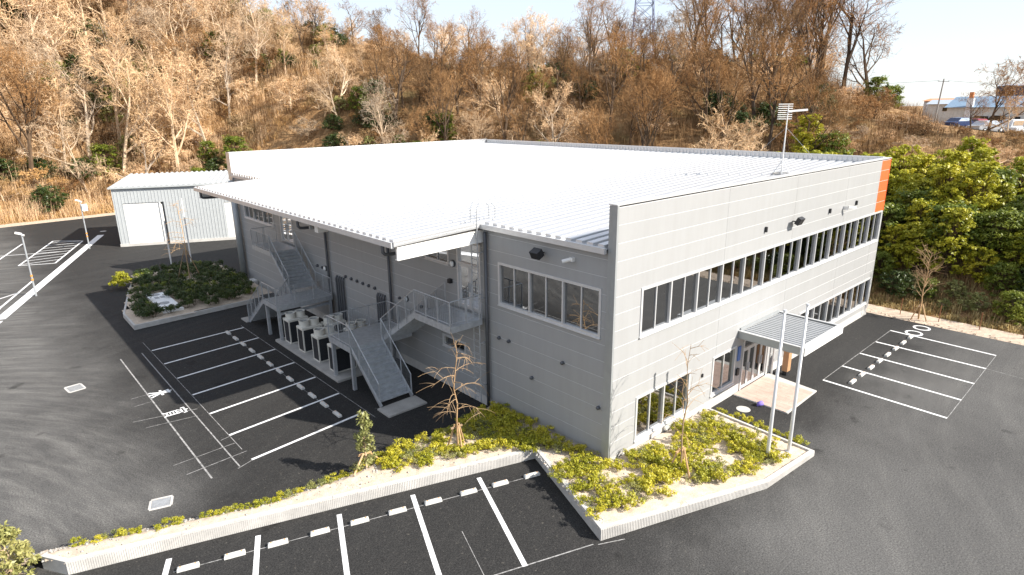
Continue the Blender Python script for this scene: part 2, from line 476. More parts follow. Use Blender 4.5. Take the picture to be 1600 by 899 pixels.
def height(X, Y):
    X = np.asarray(X, float); Y = np.asarray(Y, float)
    sh = X.shape; x = X.ravel(); y = Y.ravel()
    d2 = ((x[:, None] - CP[None, :, 0]) ** 2 + (y[:, None] - CP[None, :, 1]) ** 2) / 2500.0
    z = _tps(d2) @ _W[:_n] + _W[_n] + (_W[_n + 1] * x + _W[_n + 2] * y) / 50.0
    z = np.clip(z, 0.0, 38)
    far = np.clip((np.hypot(x - 20, y - 30) - 150) / 120, 0, 1); far = far * far * (3 - 2 * far)
    z = z * (1 - far) + 8.0 * far
    fd = foot_dist(x, y)
    k = np.clip(fd / 7.0, 0, 1)
    bum = sum(np.sin(x * a[0] * 6.28 + y * a[1] * 6.28 + p) * s * 0.012 for a, p, s in _WV)
    flat = np.clip((x - 62) / 8, 0, 1) * np.clip((14 - y) / 6, 0, 1)
    z = z * (0.25 + 0.75 * k) + bum * k * (1 - far) * (1 - 0.92 * flat)
    z = np.where(fd <= 0, -0.08, np.maximum(z, -0.02) * np.clip(fd / 1.5, 0, 1))
    return z.reshape(sh)

def hz(x, y): return float(height(np.array([x]), np.array([y]))[0])

def axis(lo, hi, step, outer):
    a = list(np.arange(lo, hi, step)); a += [hi]
    s = step
    while a[-1] < outer: s *= 1.35; a.append(a[-1] + s)
    s = step
    while a[0] > -outer: s *= 1.35; a.insert(0, a[0] - s)
    return np.array(a)
gx = axis(-45, 115, 1.25, 1600); gy = axis(-45, 135, 1.25, 1600)
GX, GY = np.meshgrid(gx, gy, indexing='ij')
GZ = height(GX, GY)
nx, ny = GX.shape
idx = np.arange(nx * ny).reshape(nx, ny)
F = np.stack([idx[:-1, :-1], idx[1:, :-1], idx[1:, 1:], idx[:-1, 1:]], -1).reshape(-1, 4)
terrain = link('terrain', np_mesh('terrain', np.c_[GX.ravel(), GY.ravel(), GZ.ravel()], F, terrain_m, True))
tag(terrain, 'leaf-littered wooded hillside rising behind the site', kind='structure')

lot = MB()
LOT = [(-70, -60), (26.3, -60), (26.3, 1), (29.5, 9), (29.5, 41.5), (21.5, 49.5), (11.5, 71.5), (0, 82.6), (-13, 81.6), (-70, 77)]
lot.add([(x, y, 0) for x, y in LOT], [tuple(range(len(LOT)))])
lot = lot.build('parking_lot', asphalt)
tag(lot, 'dark asphalt car park with dusty tyre marks', kind='structure')
vb = MB().prism([(26.3, -60), (27.75, -60), (27.75, 1.6), (26.3, 1.2)], -0.1, [0.01, 0.16, 0.16, 0.01])
tag(vb.build('verge', verge_m), 'pale sandy verge along the foot of the bushy slope', kind='structure')
vb = MB().prism([(-70, 76.8), (-13, 81.4), (0, 82.4), (3.5, 79.5), (4.5, 80.5), (0.6, 84.6), (-13, 83.8), (-70, 79.4)][::-1], -0.1, 0.035)
tag(vb.build('dirt_path', verge_m), 'pale dirt strip between asphalt and dry grassy bank', kind='structure')

# ------------------------------------------------------------------ painted markings (parts of the car park)
ZP = 0.004
def stripe(name, a, b, wd, mat=None, z=ZP, parent=lot):
    a = Vector((a[0], a[1], z)); b = Vector((b[0], b[1], z)); d = (b - a).normalized(); r = Vector((d.y, -d.x, 0)) * wd / 2
    return MB().quad(a - r, a + r, b + r, b - r).build(name, mat or paint, parent)
L_END = [25.5, 23.05, 20.55, 17.95, 15.40, 12.87, 10.36]
L_START = [25.2, 22.6, 20.1, 17.53, 14.96, 12.40, 9.87]
for e, s in zip(L_END, L_START):
    stripe('stall_line', (-9.49, s), (-4.31, e), 0.13)
LD = Vector((2.36, -0.785, 0)).normalized(); LN = Vector((-LD.y, LD.x, 0))
LB = [(-13.34, 6.03), (-10.97, 5.25), (-8.58, 4.47), (-6.19, 3.70), (-3.84, 2.93)]
for x, y in LB:
    stripe('stall_line', (x, y), (x - 0.385 * 4.8, y - 0.923 * 4.8), 0.16)
for s_, e_ in zip([(13.75, -2.17), (16.2, -2.16), (18.65, -2.15), (21.1, -2.13), (23.7, -2.06)], [(13.63, -7.36), (16.05, -7.32), (18.52, -7.29), (21.05, -7.25), (23.5, -7.2)]):
    stripe('stall_line', s_, e_, 0.13)
for a, b, wd in (((-11.07, 25.0), (-11.03, 9.6), 0.06), ((-10.0, 25.2), (-10.0, 9.7), 0.05), ((-9.56, 27.0), (-9.50, 10.9), 0.025),
                 ((-12.2, 16.45), (-9.75, 15.85), 0.03), ((-11.9, 15.5), (-9.95, 15.15), 0.03), ((-11.85, 11.5), (-9.54, 11.6), 0.03), ((-11.65, 10.5), (-9.4, 10.65), 0.03),
                 ((-11.75, 19.05), (-11.1, 19.07), 0.03), ((-11.85, 18.07), (-11.1, 18.1), 0.03), ((-9.9, 12.2), (-8.9, 12.45), 0.03), ((-10.1, 9.6), (-9.3, 9.9), 0.03),
                 ((-4.3, 26.0), (-4.25, 9.6), 0.03), ((-5.36, 25.4), (-5.36, 10.6), 0.02),
                 ((-13.4, 5.33), (-2.0, 1.56), 0.03), ((-10.2, 0.1), (-3.5, -2.24), 0.04), ((-3.4, -2.35), (-2.6, -2.75), 0.03), ((-6.1, 1.0), (-6.9, -1.2), 0.02),
                 ((13.63, -7.36), (23.5, -7.2), 0.025), ((13.8, -2.17), (23.8, -2.06), 0.03), ((21.05, -7.25), (20.6, -11.5), 0.03)):
    stripe('setting_out_line', a, b, wd, chalk, 0.0025)
for x, y in ((-9.28, 3.25), (-7.9, 2.85)):          # dark tyre-dust streaks in the near bay
    pass
stripe('broad_line', (-15.45, 38.3), (-5.02, 67.4), 0.62)
stripe('broad_line', (-26.5, 7.5), (-15.6, 37.9), 0.62)
stripe('stall_line', (-15.3, 41.3), (-12.78, 48.75), 0.16); stripe('stall_line', (-15.3, 44.1), (-13.95, 45.3), 0.14)
stripe('stall_line', (-20.3, 26.0), (-15.3, 41.2), 0.16)
stripe('stall_line', (-14.4, 59.7), (-11.9, 67.7), 0.16); stripe('stall_line', (-16.0, 62.9), (-9.1, 60.2), 0.14)
HQ = [Vector((-13.11, 56.02, 0)), Vector((-9.36, 67.16, 0)), Vector((-7.05, 65.0, 0)), Vector((-10.59, 54.86, 0))]
for i in range(4):
    stripe('hatch_line', HQ[i], HQ[(i + 1) % 4], 0.15, z=ZP + 0.001 * i)
for k in range(8):
    t = (k + 0.5) / 8
    stripe('hatch_line', HQ[0].lerp(HQ[1], max(0, t - 0.03)), HQ[3].lerp(HQ[2], min(1, t + 0.09)), 0.13, z=ZP + 0.005)
for cx, cy in ((24.2, -3.15), (25.5, -3.2)):
    MB().ring((cx, cy), 0.34, 0.46, 0.002, 0.006, 28).build('painted_ring', paint, lot)
def glyph(name, x0, y0, strokes, wd=0.10):
    m = MB(); z = ZP
    for (s0, t0, s1, t1, k) in strokes:
        z += 0.0004
        a = Vector((x0 + t0, y0 - s0 * 0.66, z)); b = Vector((x0 + t1, y0 - s1 * 0.66, z))
        d = (b - a).normalized(); r = Vector((d.y, -d.x, 0)) * wd * k / 2
        m.quad(a - r, a + r, b + r, b - r)
    return m.build(name, paint, lot)
glyph('painted_character', -11.07, 19.15, [(.14, .86, .86, .86, 1), (.5, 0, .5, 1, 1.1), (.27, .80, .36, .62, .8), (.73, .80, .64, .62, .8), (.0, .55, 1, .55, 1.1), (.46, .52, .02, .06, 1.1), (.54, .52, .98, .06, 1.1)])
glyph('painted_character', -11.07, 16.5, [(.5, 1, .5, .88, 1), (.03, .88, .97, .88, .9), (.06, .9, .06, .76, .8), (.94, .9, .94, .76, .8), (.2, .74, .8, .74, .8), (.5, .74, .5, .56, .8), (.3, .68, .18, .56, .7), (.7, .68, .84, .56, .7),
    (.2, .54, .8, .54, .8), (.2, .16, .8, .16, .8), (.22, .54, .22, .16, .8), (.78, .54, .78, .16, .8), (.24, .42, .76, .42, .6), (.24, .29, .76, .29, .6), (.36, .15, .1, 0, .9), (.64, .15, .9, 0, .9)], 0.085)
# drain gratings and covers are set into the asphalt
def grating(cx, cy, sx, sy, rz):
    g = empty('drain_grating', (cx, cy, 0), rz, lot)
    m = MB()
    for a in (-1, 1):
        m.box(-sx, sx, a * sy - 0.04, a * sy + 0.04, 0.0, 0.014); m.box(a * sx - 0.04, a * sx + 0.04, -sy + 0.04, sy - 0.04, 0.0, 0.012)
    m.build('frame', concrete_lt, g)
    m = MB()
    for k in range(11):
        y = -sy + 0.08 + (2 * sy - 0.16) * k / 10
        m.box(-sx + 0.05, sx - 0.05, y - 0.013, y + 0.013, 0.001, 0.009)
    tag(m.build('bar_grid', steel_galv, g), kind='stuff')
grating(-13.5, 22.35, 0.33, 0.42, 0.12); grating(-12.8, 9.25, 0.33, 0.30, -0.32)
MB().ring((8.08, -1.02), 0.0, 0.30, 0.001, 0.012, 24).build('manhole_cover', concrete_lt, lot)
MB().ring((-4.4, 69.8), 0.0, 0.32, 0.001, 0.012, 16).build('manhole_cover', concrete_lt, lot)

# ------------------------------------------------------------------ the factory building
bld = empty('factory_building', (0, 0, 0))
tag(bld, 'grey two-storey factory building with flat white ribbed roof', 'building')
BX, BY = 25.9, 37.7

def rsub(rects, o):
    out = []
    for (a, b, c, d) in rects:
        A, B, Cc, D = max(a, o[0]), min(b, o[1]), max(c, o[2]), min(d, o[3])
        if A >= B or Cc >= D: out.append((a, b, c, d)); continue
        if a < A: out.append((a, A, c, d))
        if B < b: out.append((B, b, c, d))
        if c < Cc: out.append((A, B, c, Cc))
        if D < d: out.append((A, B, D, d))
    return out

def P_front(u, z, d): return (u, -d, z)
def P_left(u, z, d): return (-d, u, z)

def pbox(m, P, u0, u1, z0, z1, d0, d1):
    a, b = P(u0, z0, d0), P(u1, z1, d1)
    return m.box(min(a[0], b[0]), max(a[0], b[0]), min(a[1], b[1]), max(a[1], b[1]), z0, z1)

def wall(P, u0, u1, z0, z1, cols, rows, openings, mats=None):
    core = MB()
    rects = [(u0, u1, z0, z1)]
    for o in openings: rects = rsub(rects, o)
    for r in rects: pbox(core, P, *r, -0.26, -0.010)
    core.build('wall_core', joint_m, bld)
    cs = [u0] + [c for c in cols if u0 < c < u1] + [u1]
    rs = [z0] + [r for r in rows if z0 < r < z1] + [z1]
    for i in range(len(cs) - 1):
        for j in range(len(rs) - 1):
            cell = [(cs[i] + 0.006, cs[i + 1] - 0.006, rs[j] + 0.011, rs[j + 1] - 0.011)]
            for o in openings: cell = rsub(cell, o)
            for r in cell:
                if r[1] - r[0] < 0.03 or r[3] - r[2] < 0.03: continue
                m = MB(); pbox(m, P, *r, -0.0102, 0.0)
                mt = panel_m
                if mats: mt = mats(r) or panel_m
                m.build('wall_panel', mt, bld)

ROWS = [0.46 + 0.624 * k for k in range(1, 15)]
W_STRIP = (1.5, 25.62, 4.92, 6.70); W_L = (1.5, 5.10, 0.66, 2.42); W_M = (6.95, 8.86, 0.70, 2.46); W_E = (9.55, 12.25, -0.05, 2.62); W_R = (15.4, 25.55, 0.90, 2.50)
wall(P_front, 0.0, BX, 0.46, 9.78, [7.1, 13.35, 19.6, 24.45], ROWS, [W_STRIP, W_L, W_M, W_E, W_R],
     lambda r: orange_m if (r[0] > 24.4 and r[2] > 6.6) else None)
L_WIN = (0.66, 6.06, 5.10, 6.84); L_DOOR = (7.28, 8.88, 4.32, 7.42); L_SMALL = (9.55, 11.35, 6.20, 6.95); L_LOW = (8.5, 10.2, 2.12, 2.62); L_FAR = (29.95, 35.5, 5.24, 6.2); L_DOOR2 = (26.8, 28.75, 4.38, 7.1)
wall(P_left, 0.345, 37.3, 0.46, 8.24, [6.9, 14.7, 21.7, 29.2], ROWS, [L_WIN, L_DOOR, L_SMALL, L_LOW, L_FAR, L_DOOR2])
# plinth, hidden walls, inner floors and partitions
m = MB(); m.box(0.03, W_E[0], 0.03, 0.3, -0.05, 0.459); m.box(W_E[1], BX - 0.03, 0.03, 0.3, -0.05, 0.459); m.box(0.03, 0.3, 0.3, 37.27, -0.05, 0.459)
m.build('plinth', concrete_lt, bld)
m = MB(); m.box(BX - 0.25, BX - 0.002, 0.27, BY, -0.05, 9.0); m.box(0.3, BX - 0.26, BY - 0.25, BY, -0.05, 8.3)
m.build('rear_wall', panel_m, bld)
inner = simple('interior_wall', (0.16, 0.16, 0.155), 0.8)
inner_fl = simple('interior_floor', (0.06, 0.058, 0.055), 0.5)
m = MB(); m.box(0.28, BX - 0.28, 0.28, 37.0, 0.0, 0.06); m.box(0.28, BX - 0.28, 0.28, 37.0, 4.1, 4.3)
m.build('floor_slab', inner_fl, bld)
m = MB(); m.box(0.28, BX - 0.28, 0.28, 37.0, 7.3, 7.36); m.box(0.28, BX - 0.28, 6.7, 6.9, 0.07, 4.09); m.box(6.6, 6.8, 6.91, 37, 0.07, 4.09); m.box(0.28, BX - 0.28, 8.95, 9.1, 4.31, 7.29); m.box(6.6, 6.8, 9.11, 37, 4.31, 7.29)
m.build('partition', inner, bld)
m = MB()
m.bar((0.42, 4.35, 6.75), (0.42, 1.9, 4.95), 0.07, 0.07); m.bar((0.46, 4.6, 5.25), (0.46, 2.2, 6.85), 0.07, 0.07)
m.build('cross_brace', white_paint, bld)

PR = random.Random(8)
def window(P, o, n, label, sill=True, alt=True, frame=0.055, mull=0.05, group=True, transom=None):
    u0, u1, z0, z1 = o
    wr = empty('window', (0, 0, 0), 0, bld); wr['label'] = label
    m = MB()
    e = 0.045
    pbox(m, P, u0 - e, u1 + e, z1 - frame, z1 + e, -0.11, 0.028)
    pbox(m, P, u0 - e, u1 + e, z0 - e, z0 + frame, -0.11, 0.028)
    pbox(m, P, u0 - e, u0 + frame, z0 + frame, z1 - frame, -0.11, 0.028); pbox(m, P, u1 - frame, u1 + e, z0 + frame, z1 - frame, -0.11, 0.028)
    pw = (u1 - u0) / n
    for k in range(1, n):
        wd = mull * (1.5 if k % 2 == 0 else 1.0)
        pbox(m, P, u0 + k * pw - wd / 2, u0 + k * pw + wd / 2, z0 + frame, z1 - frame, -0.10, 0.018 if k % 2 == 0 else -0.01)
    if transom: pbox(m, P, u0 + frame, u1 - frame, transom - 0.04, transom + 0.04, -0.09, 0.012)
    m.build('frame', alu, wr)
    for k in range(n):
        d = -0.055 - (0.035 if (alt and k % 2) else 0.0)
        a, b = u0 + k * pw + 0.01, u0 + (k + 1) * pw - 0.01
        j = [PR.uniform(-0.0035, 0.0035) for _ in range(3)]
        q = MB(); q.quad(P(a, z0 + 0.02, d + j[0]), P(b, z0 + 0.02, d + j[1]), P(b, z1 - 0.02, d + j[1] + j[2]), P(a, z1 - 0.02, d + j[0] + j[2]))
        if P is P_left: q.f = [f[::-1] for f in q.f]
        q.build('pane', glass, wr)
    if sill:
        m = MB(); pbox(m, P, u0 - 0.06, u1 + 0.06, z0 - 0.085, z0 - 0.046, -0.02, 0.07)
        m.build('sill', alu, wr)
    return wr
window(P_front, W_STRIP, 26, 'long upper ribbon window across the sunlit front')
window(P_front, W_L, 4, 'four-pane ground floor window above the planted bed')
window(P_front, W_M, 2, 'two-pane ground floor window beside the entrance')
window(P_front, W_R, 11, 'ground floor ribbon window beyond the entrance canopy')
window(P_left, L_WIN, 6, 'wide six-pane window on the shaded side wall')
window(P_left, L_SMALL, 2, 'small high window beside the stair door')
window(P_left, L_LOW, 2, 'small low window under the stair landing')
window(P_left, L_FAR, 6, 'window strip at the far end of the side wall')

def door(P, o, transom, label, n=2):
    u0, u1, z0, z1 = o
    dr = empty('door', (0, 0, 0), 0, bld); dr['label'] = label
    m = MB()
    pbox(m, P, u0 - 0.04, u0 + 0.06, z0, z1, -0.12, 0.03); pbox(m, P, u1 - 0.06, u1 + 0.04, z0, z1, -0.12, 0.03)
    pbox(m, P, u0 + 0.06, u1 - 0.06, z1 - 0.06, z1 + 0.04, -0.12, 0.03); pbox(m, P, u0 + 0.06, u1 - 0.06, transom - 0.05, transom + 0.05, -0.12, 0.02)
    m.build('frame', alu, dr)
    q = MB(); q.quad(P(u0, transom + 0.02, -0.07), P(u1, transom + 0.02, -0.07), P(u1, z1 - 0.02, -0.07), P(u0, z1 - 0.02, -0.07)); q.build('pane', glass, dr)
    pw = (u1 - u0 - 0.12) / n
    for k in range(n):
        a, b = u0 + 0.06 + k * pw, u0 + 0.06 + (k + 1) * pw
        m = MB()
        pbox(m, P, a + 0.005, a + 0.085, z0 + 0.02, transom - 0.05, -0.09, -0.03); pbox(m, P, b - 0.085, b - 0.005, z0 + 0.02, transom - 0.05, -0.09, -0.03)
        pbox(m, P, a + 0.085, b - 0.085, transom - 0.16, transom - 0.05, -0.09, -0.03); pbox(m, P, a + 0.085, b - 0.085, z0 + 0.02, z0 + 0.17, -0.09, -0.03)
        hx = b - 0.045 if k % 2 == 0 else a + 0.045
        m.build('door_leaf', alu, dr)
        m = MB(); pbox(m, P, hx - 0.015, hx + 0.015, z0 + 0.85, z0 + 1.25, -0.028, 0.03); m.build('handle', steel_galv, dr)
        q = MB(); q.quad(P(a + 0.08, z0 + 0.16, -0.06), P(b - 0.08, z0 + 0.16, -0.06), P(b - 0.08, transom - 0.15, -0.06), P(a + 0.08, transom - 0.15, -0.06)); q.build('pane', glass, dr)
    return dr
door(P_left, L_DOOR, 6.40, 'glazed double door above the near stair')
door(P_left, L_DOOR2, 6.4, 'glazed double door above the far stair')
door(P_front, (9.6, 12.2, 0.03, 2.58), 2.12, 'glazed entrance doors under the canopy', 4)

# fins, caps, parapets
m = MB(); m.box(-0.10, -0.002, -0.02, 0.16, 0.02, 9.84); m.box(-0.07, -0.002, 0.162, 0.34, 0.02, 9.82)
m.build('corner_trim', alu_dk, bld)
m = MB(); m.box(-0.11, BX + 0.02, -0.025, 0.34, 9.845, 9.885); m.build('parapet_cap', alu, bld)
m = MB(); m.box(0.02, BX - 0.3, 0.27, 0.32, 8.3, 9.84); m.build('parapet_back', panel_m, bld)
m = MB(); m.box(BX - 0.02, BX + 0.01, -0.012, 0.3, 6.72, 9.84); m.build('orange_edge_trim', orange_m, bld)
def ribbed(m, a, b, z0, z1, inward, pitch=0.3):
    a = Vector(a); b = Vector(b); L = (b - a).length; d = (b - a) / L; nrm = Vector(inward)
    n = int(L / pitch)
    for k in range(n):
        p = a + d * (k + 0.5) * L / n + nrm * 0.02
        m.bar(p + Vector((0, 0, z0)), p + Vector((0, 0, z1)), 0.12, 0.05, up=inward)
m = MB(); m.box(BX - 0.22, BX, 0.345, BY, 9.0, 9.86); ribbed(m, (BX - 0.22, 0.5, 0), (BX - 0.22, BY - 0.4, 0), 9.05, 9.8, (-1, 0, 0)); m.build('side_parapet', roof_m, bld)
m = MB(); m.box(BX - 0.27, BX + 0.03, 0.35, BY + 0.05, 9.862, 9.91); m.build('parapet_cap', roof_m, bld)
m = MB(); m.box(-0.02, BX - 0.28, BY - 0.2, BY, 8.3, 9.9); ribbed(m, (0.4, BY - 0.2, 0), (BX - 0.5, BY - 0.2, 0), 8.3, 9.84, (0, -1, 0)); m.build('rear_parapet', roof_m, bld)
m = MB(); m.box(-0.06, BX - 0.28, BY - 0.28, BY + 0.04, 9.902, 9.95); m.box(-0.10, -0.022, BY - 0.75, BY + 0.03, 7.9, 9.95); m.build('parapet_cap', roof_m, bld)
m = MB(); m.box(-0.05, 0.3, 37.28, BY + 0.02, -0.02, 7.9); m.build('end_wall_trim', alu_dk, bld)

# roof: folded plate sheets, one object each
SL = 0.043
def roof_z(x): return 8.34 + SL * x
OV0, OV1, EX = 6.95, 31.1, -4.28
m = MB()
m.add([(EX, OV0, roof_z(EX) - 0.10), (0, OV0, roof_z(0) - 0.10), (0, OV1, roof_z(0) - 0.10), (EX, OV1, roof_z(EX) - 0.10),
       (EX, OV0, roof_z(EX) - 0.02), (0, OV0, roof_z(0) - 0.02), (0, OV1, roof_z(0) - 0.02), (EX, OV1, roof_z(EX) - 0.02)], [(0, 1, 2, 3), (4, 7, 6, 5), (0, 4, 5, 1), (2, 6, 7, 3), (1, 5, 6, 2), (3, 7, 4, 0)])
m.add([(0, 0.3, roof_z(0) - 0.02), (BX - 0.2, 0.3, roof_z(BX) - 0.02), (BX - 0.2, BY - 0.2, roof_z(BX) - 0.02), (0, BY - 0.2, roof_z(0) - 0.02)], [(0, 1, 2, 3)])
roof = m.build('roof', roof_m, bld)
def sheet_mesh(x0, x1, pitch):
    prof = [(0, 0), (0.105, 0), (0.108, 0.13), (0.12, 0.145), (0.38, 0.145), (0.392, 0.13), (0.395, 0), (pitch - 0.004, 0)]
    n = len(prof)
    vs = [(x0, y, roof_z(x0) + h) for y, h in prof] + [(x1, y, roof_z(x1) + h) for y, h in prof]
    fs = [(i, i + 1, n + i + 1, n + i)[::-1] for i in range(n - 1)]
    fs.append((6, 5, 4, 3, 2, 1)[::-1])                     # closed rib end at the eave
    me = bpy.data.meshes.new('roof_sheet'); me.from_pydata(vs, [], fs); me.materials.append(roof_m); return me
NS = 74; PITCH_R = (BY - 0.25 - 0.36) / NS
s_short = sheet_mesh(-0.12, BX - 0.22, PITCH_R); s_long = sheet_mesh(EX - 0.05, BX - 0.22, PITCH_R)
for k in range(NS):
    y = 0.36 + k * PITCH_R
    link('roof_sheet', s_long if (OV0 - 0.3 <= y <= OV1 - 0.2) else s_short, roof, (0, y, 0))
# eave gutter, edge flashings, end beams
m = MB(); m.box(EX - 0.18, EX - 0.055, OV0, OV1, roof_z(EX) - 0.15, roof_z(EX) + 0.065); m.build('gutter', alu, bld)
m = MB(); m.box(-0.26, -0.125, 0.36, OV0 - 0.01, roof_z(0) - 0.15, roof_z(0) + 0.05); m.build('gutter', alu, bld)
m = MB(); m.box(-0.20, -0.06, OV1 + 0.01, 37.2, roof_z(0) - 0.20, roof_z(0) - 0.03); m.build('gutter', alu, bld)
for yy in (OV0, OV1):
    m = MB()
    s = -1 if yy == OV0 else 1
    a = (EX - 0.1, yy + s * 0.03, roof_z(EX) + 0.0); b = (-0.05, yy + s * 0.03, roof_z(0) + 0.0)
    m.bar(a, b, 0.06, 0.20); m.build('edge_flashing', roof_m, bld)
    m = MB()
    y2 = yy - s * 0.08
    m.bar((EX + 0.08, y2, 7.76), (-0.02, y2, 7.86), 0.10, 0.46); m.bar((EX + 0.06, y2, 7.995), (-0.02, y2, 8.095), 0.2, 0.03); m.bar((EX + 0.06, y2, 7.52), (-0.02, y2, 7.62), 0.2, 0.03)
    m.build('cantilever_beam', white_paint, bld)
for yy in (14.65, 21.75):
    m = MB(); m.bar((EX + 0.15, yy, 7.85), (-0.02, yy, 7.9), 0.12, 0.42); m.build('cantilever_beam', alu_dk, bld)
# downpipes and gutter outlets
for yy in (6.75, 14.6, 21.75):
    m = MB(); m.tube([(-0.14, yy, 0.0), (-0.14, yy, 8.05)], 0.075, 10); m.build('downpipe', steel_dk, bld, smooth=True)
    m = MB(); m.box(-0.05, -0.002, yy + 0.14, yy + 0.30, 0.46, 8.2); m.build('joint_cover', alu_dk, bld)
for yy in (7.75, 15.4, 30.1):
    m = MB(); m.tube([(EX - 0.08, yy, 8.0), (EX - 0.08, yy, 7.72), (EX + 0.02, yy, 7.62), (EX + 0.2, yy, 7.6), (-0.1, yy, 7.5)], 0.07, 8); m.build('drain_pipe', steel_dk, bld)
m = MB(); m.box(EX + 0.25, EX + 0.75, 14.0, 14.35, 7.55, 7.95); m.build('outlet_box', white_paint, bld)
m = MB(); m.tube([(-0.30, 36.6, 0), (-0.30, 36.6, 7.9)], 0.24, 14); m.build('large_duct', alu_dk, bld, smooth=True)
m = MB(); m.box(-0.75, -0.02, 34.6, 35.4, 0, 0.42); m.build('equipment_box', white_paint, bld)
for ya, yb, z1 in ((19.9, 20.95, 3.45), (15.3, 16.15, 3.4)):
    m = MB()
    for k in range(4):
        y = ya + (yb - ya) * (k + 0.5) / 4
        m.tube([(-0.12, y, 0.05), (-0.12, y, z1 - 0.12), (-0.05, y, z1), (0.02, y, z1)], 0.07, 7)
    m.build('refrigerant_pipes', steel_dk, bld)
def vent(y, z, r=0.09):
    m = MB(); m.tube([(0.0, y, z), (-0.10, y, z), (-0.13, y, z - 0.01)], [r, r, r * 0.6], 10); m.build('vent_hood', steel_dk, bld)
for y in (19.74, 19.05, 18.38, 17.72, 17.07, 16.4, 23.43, 22.75): vent(y, 3.6)
for y, z in ((6.08, 3.57), (5.46, 3.59), (2.39, 3.57), (4.08, 2.39), (0.57, 2.36), (13.9, 3.6), (11.9, 3.6), (11.2, 3.6)): vent(y, z, 0.075)
lampw = simple('lamp_glass', (0.85, 0.86, 0.85), 0.3)
for y, z in ((9.2, 6.27), (13.26, 3.70), (22.35, 3.62)):
    m = MB(); m.tube([(0, y, z), (-0.07, y, z)], 0.17, 16); a = m.build('wall_lamp', steel_dk, bld)
    m = MB(); m.tube([(-0.072, y, z), (-0.12, y, z), (-0.15, y, z)], [0.14, 0.13, 0.06], 16); m.build('lamp_cover', lampw, a, smooth=True)
m = MB(); m.box(-0.16, 0, 9.3, 9.5, 5.33, 5.52); m.build('door_sign_lamp', black_m, bld)
# floodlight and camera on the side wall
m = MB(); m.bar((0, 3.45, 7.72), (-0.28, 3.45, 7.72), 0.05, 0.05); a = m.build('floodlight', black_m, bld)
m = MB(); m.bar((-0.25, 3.45, 7.80), (-0.52, 3.45, 7.66), 0.42, 0.30, up=(-0.4, 0, 1)); m.build('lamp_head', black_m, a)
m = MB(); m.bar((0, 1.95, 7.72), (-0.15, 1.95, 7.72), 0.14, 0.14); a = m.build('security_camera', white_paint, bld)
m = MB(); m.tube([(-0.12, 2.0, 7.72), (-0.34, 2.2, 7.64)], 0.07, 10); m.build('camera_body', white_paint, a)
# small fittings on the front
for x, z in ((10.5, 7.63), (17.5, 7.65), (21.1, 7.69)):
    m = MB(); m.box(x - 0.05, x + 0.05, -0.10, 0, z - 0.12, z + 0.12); m.build('wall_fitting', black_m, bld)
m = MB(); m.bar((13.2, -0.02, 7.66), (13.2, -0.3, 7.66), 0.05, 0.05); a = m.build('floodlight', black_m, bld)
m = MB(); m.bar((13.0, -0.34, 7.7), (13.45, -0.34, 7.7), 0.2, 0.34, up=(0, -0.5, 1)); m.build('lamp_head', black_m, a)
m = MB(); m.bar((19.4, -0.0, 7.6), (19.4, -0.25, 7.6), 0.05, 0.2); a = m.build('security_camera', white_paint, bld)
m = MB(); m.bar((19.4, -0.25, 7.68), (19.75, -0.5, 7.62), 0.11, 0.11); m.build('camera_body', white_paint, a)
m = MB(); m.box(9.05, 9.25, -0.09, 0, 1.0, 1.32); m.build('intercom', black_m, bld)
m = MB(); m.box(9.08, 9.32, -0.04, 0, 1.7, 2.4); m.build('blue_notice', simple('notice_blue', (0.08, 0.16, 0.42), 0.4), bld)
m = MB(); m.box(6.05, 6.13, -0.06, 0, 1.85, 2.0); m.build('wall_fitting', black_m, bld)
# ladder
lad = empty('ladder', (0, 0, 0), 0, bld)
for y in (6.88, 7.28):
    MB().tube([(-0.45, y, 0.4), (-0.45, y, 9.0), (-0.30, y, 9.25), (0.3, y, 9.25), (0.55, y, 9.0), (0.55, y, 8.5)], 0.026, 6).build('rail', steel_galv, lad)
for k in range(28):
    MB().tube([(-0.45, 6.9, 0.6 + 0.3 * k), (-0.45, 7.26, 0.6 + 0.3 * k)], 0.016, 5).build('rung', steel_galv, lad)
for z in (1.2, 3.2, 5.2, 7.2):
    m = MB(); m.bar((-0.02, 6.88, z), (-0.45, 6.88, z), 0.04, 0.04); m.build('bracket', steel_galv, lad)
# entrance canopy
can = empty('entrance_canopy', (0, 0, 0), 0, bld)
CX0, CX1, CY = 8.95, 12.97, -2.98
m = MB(); m.box(CX0, CX0 + 0.05, CY + 0.05, -0.01, 2.86, 3.20); m.build('side_fascia', alu_dk, can)
m = MB(); m.box(CX1 - 0.05, CX1, CY + 0.05, -0.01, 2.86, 3.20); m.build('side_fascia', alu_dk, can)
m = MB(); m.box(CX0, CX1, CY, CY + 0.05, 2.86, 3.20); m.build('front_fascia', white_paint, can)
m = MB(); m.box(CX0 - 0.02, CX0 + 0.10, CY, -0.01, 3.201, 3.225); m.box(CX1 - 0.10, CX1 + 0.02, CY, -0.01, 3.201, 3.225); m.box(CX0 + 0.1, CX1 - 0.1, CY, CY + 0.24, 3.201, 3.222); m.build('edge_cap', alu, can)
m = MB(); m.box(CX0 + 0.05, CX1 - 0.05, CY + 0.05, -0.01, 2.88, 2.92); m.build('soffit', white_paint, can)
m = MB(); m.box(CX0 + 0.12, CX1 - 0.12, -0.06, -0.005, 3.18, 3.32); m.build('wall_flashing', alu_dk, can)
canopy_m = simple('canopy_sheet', (0.40, 0.41, 0.42), 0.4, 0.3, 0.05)
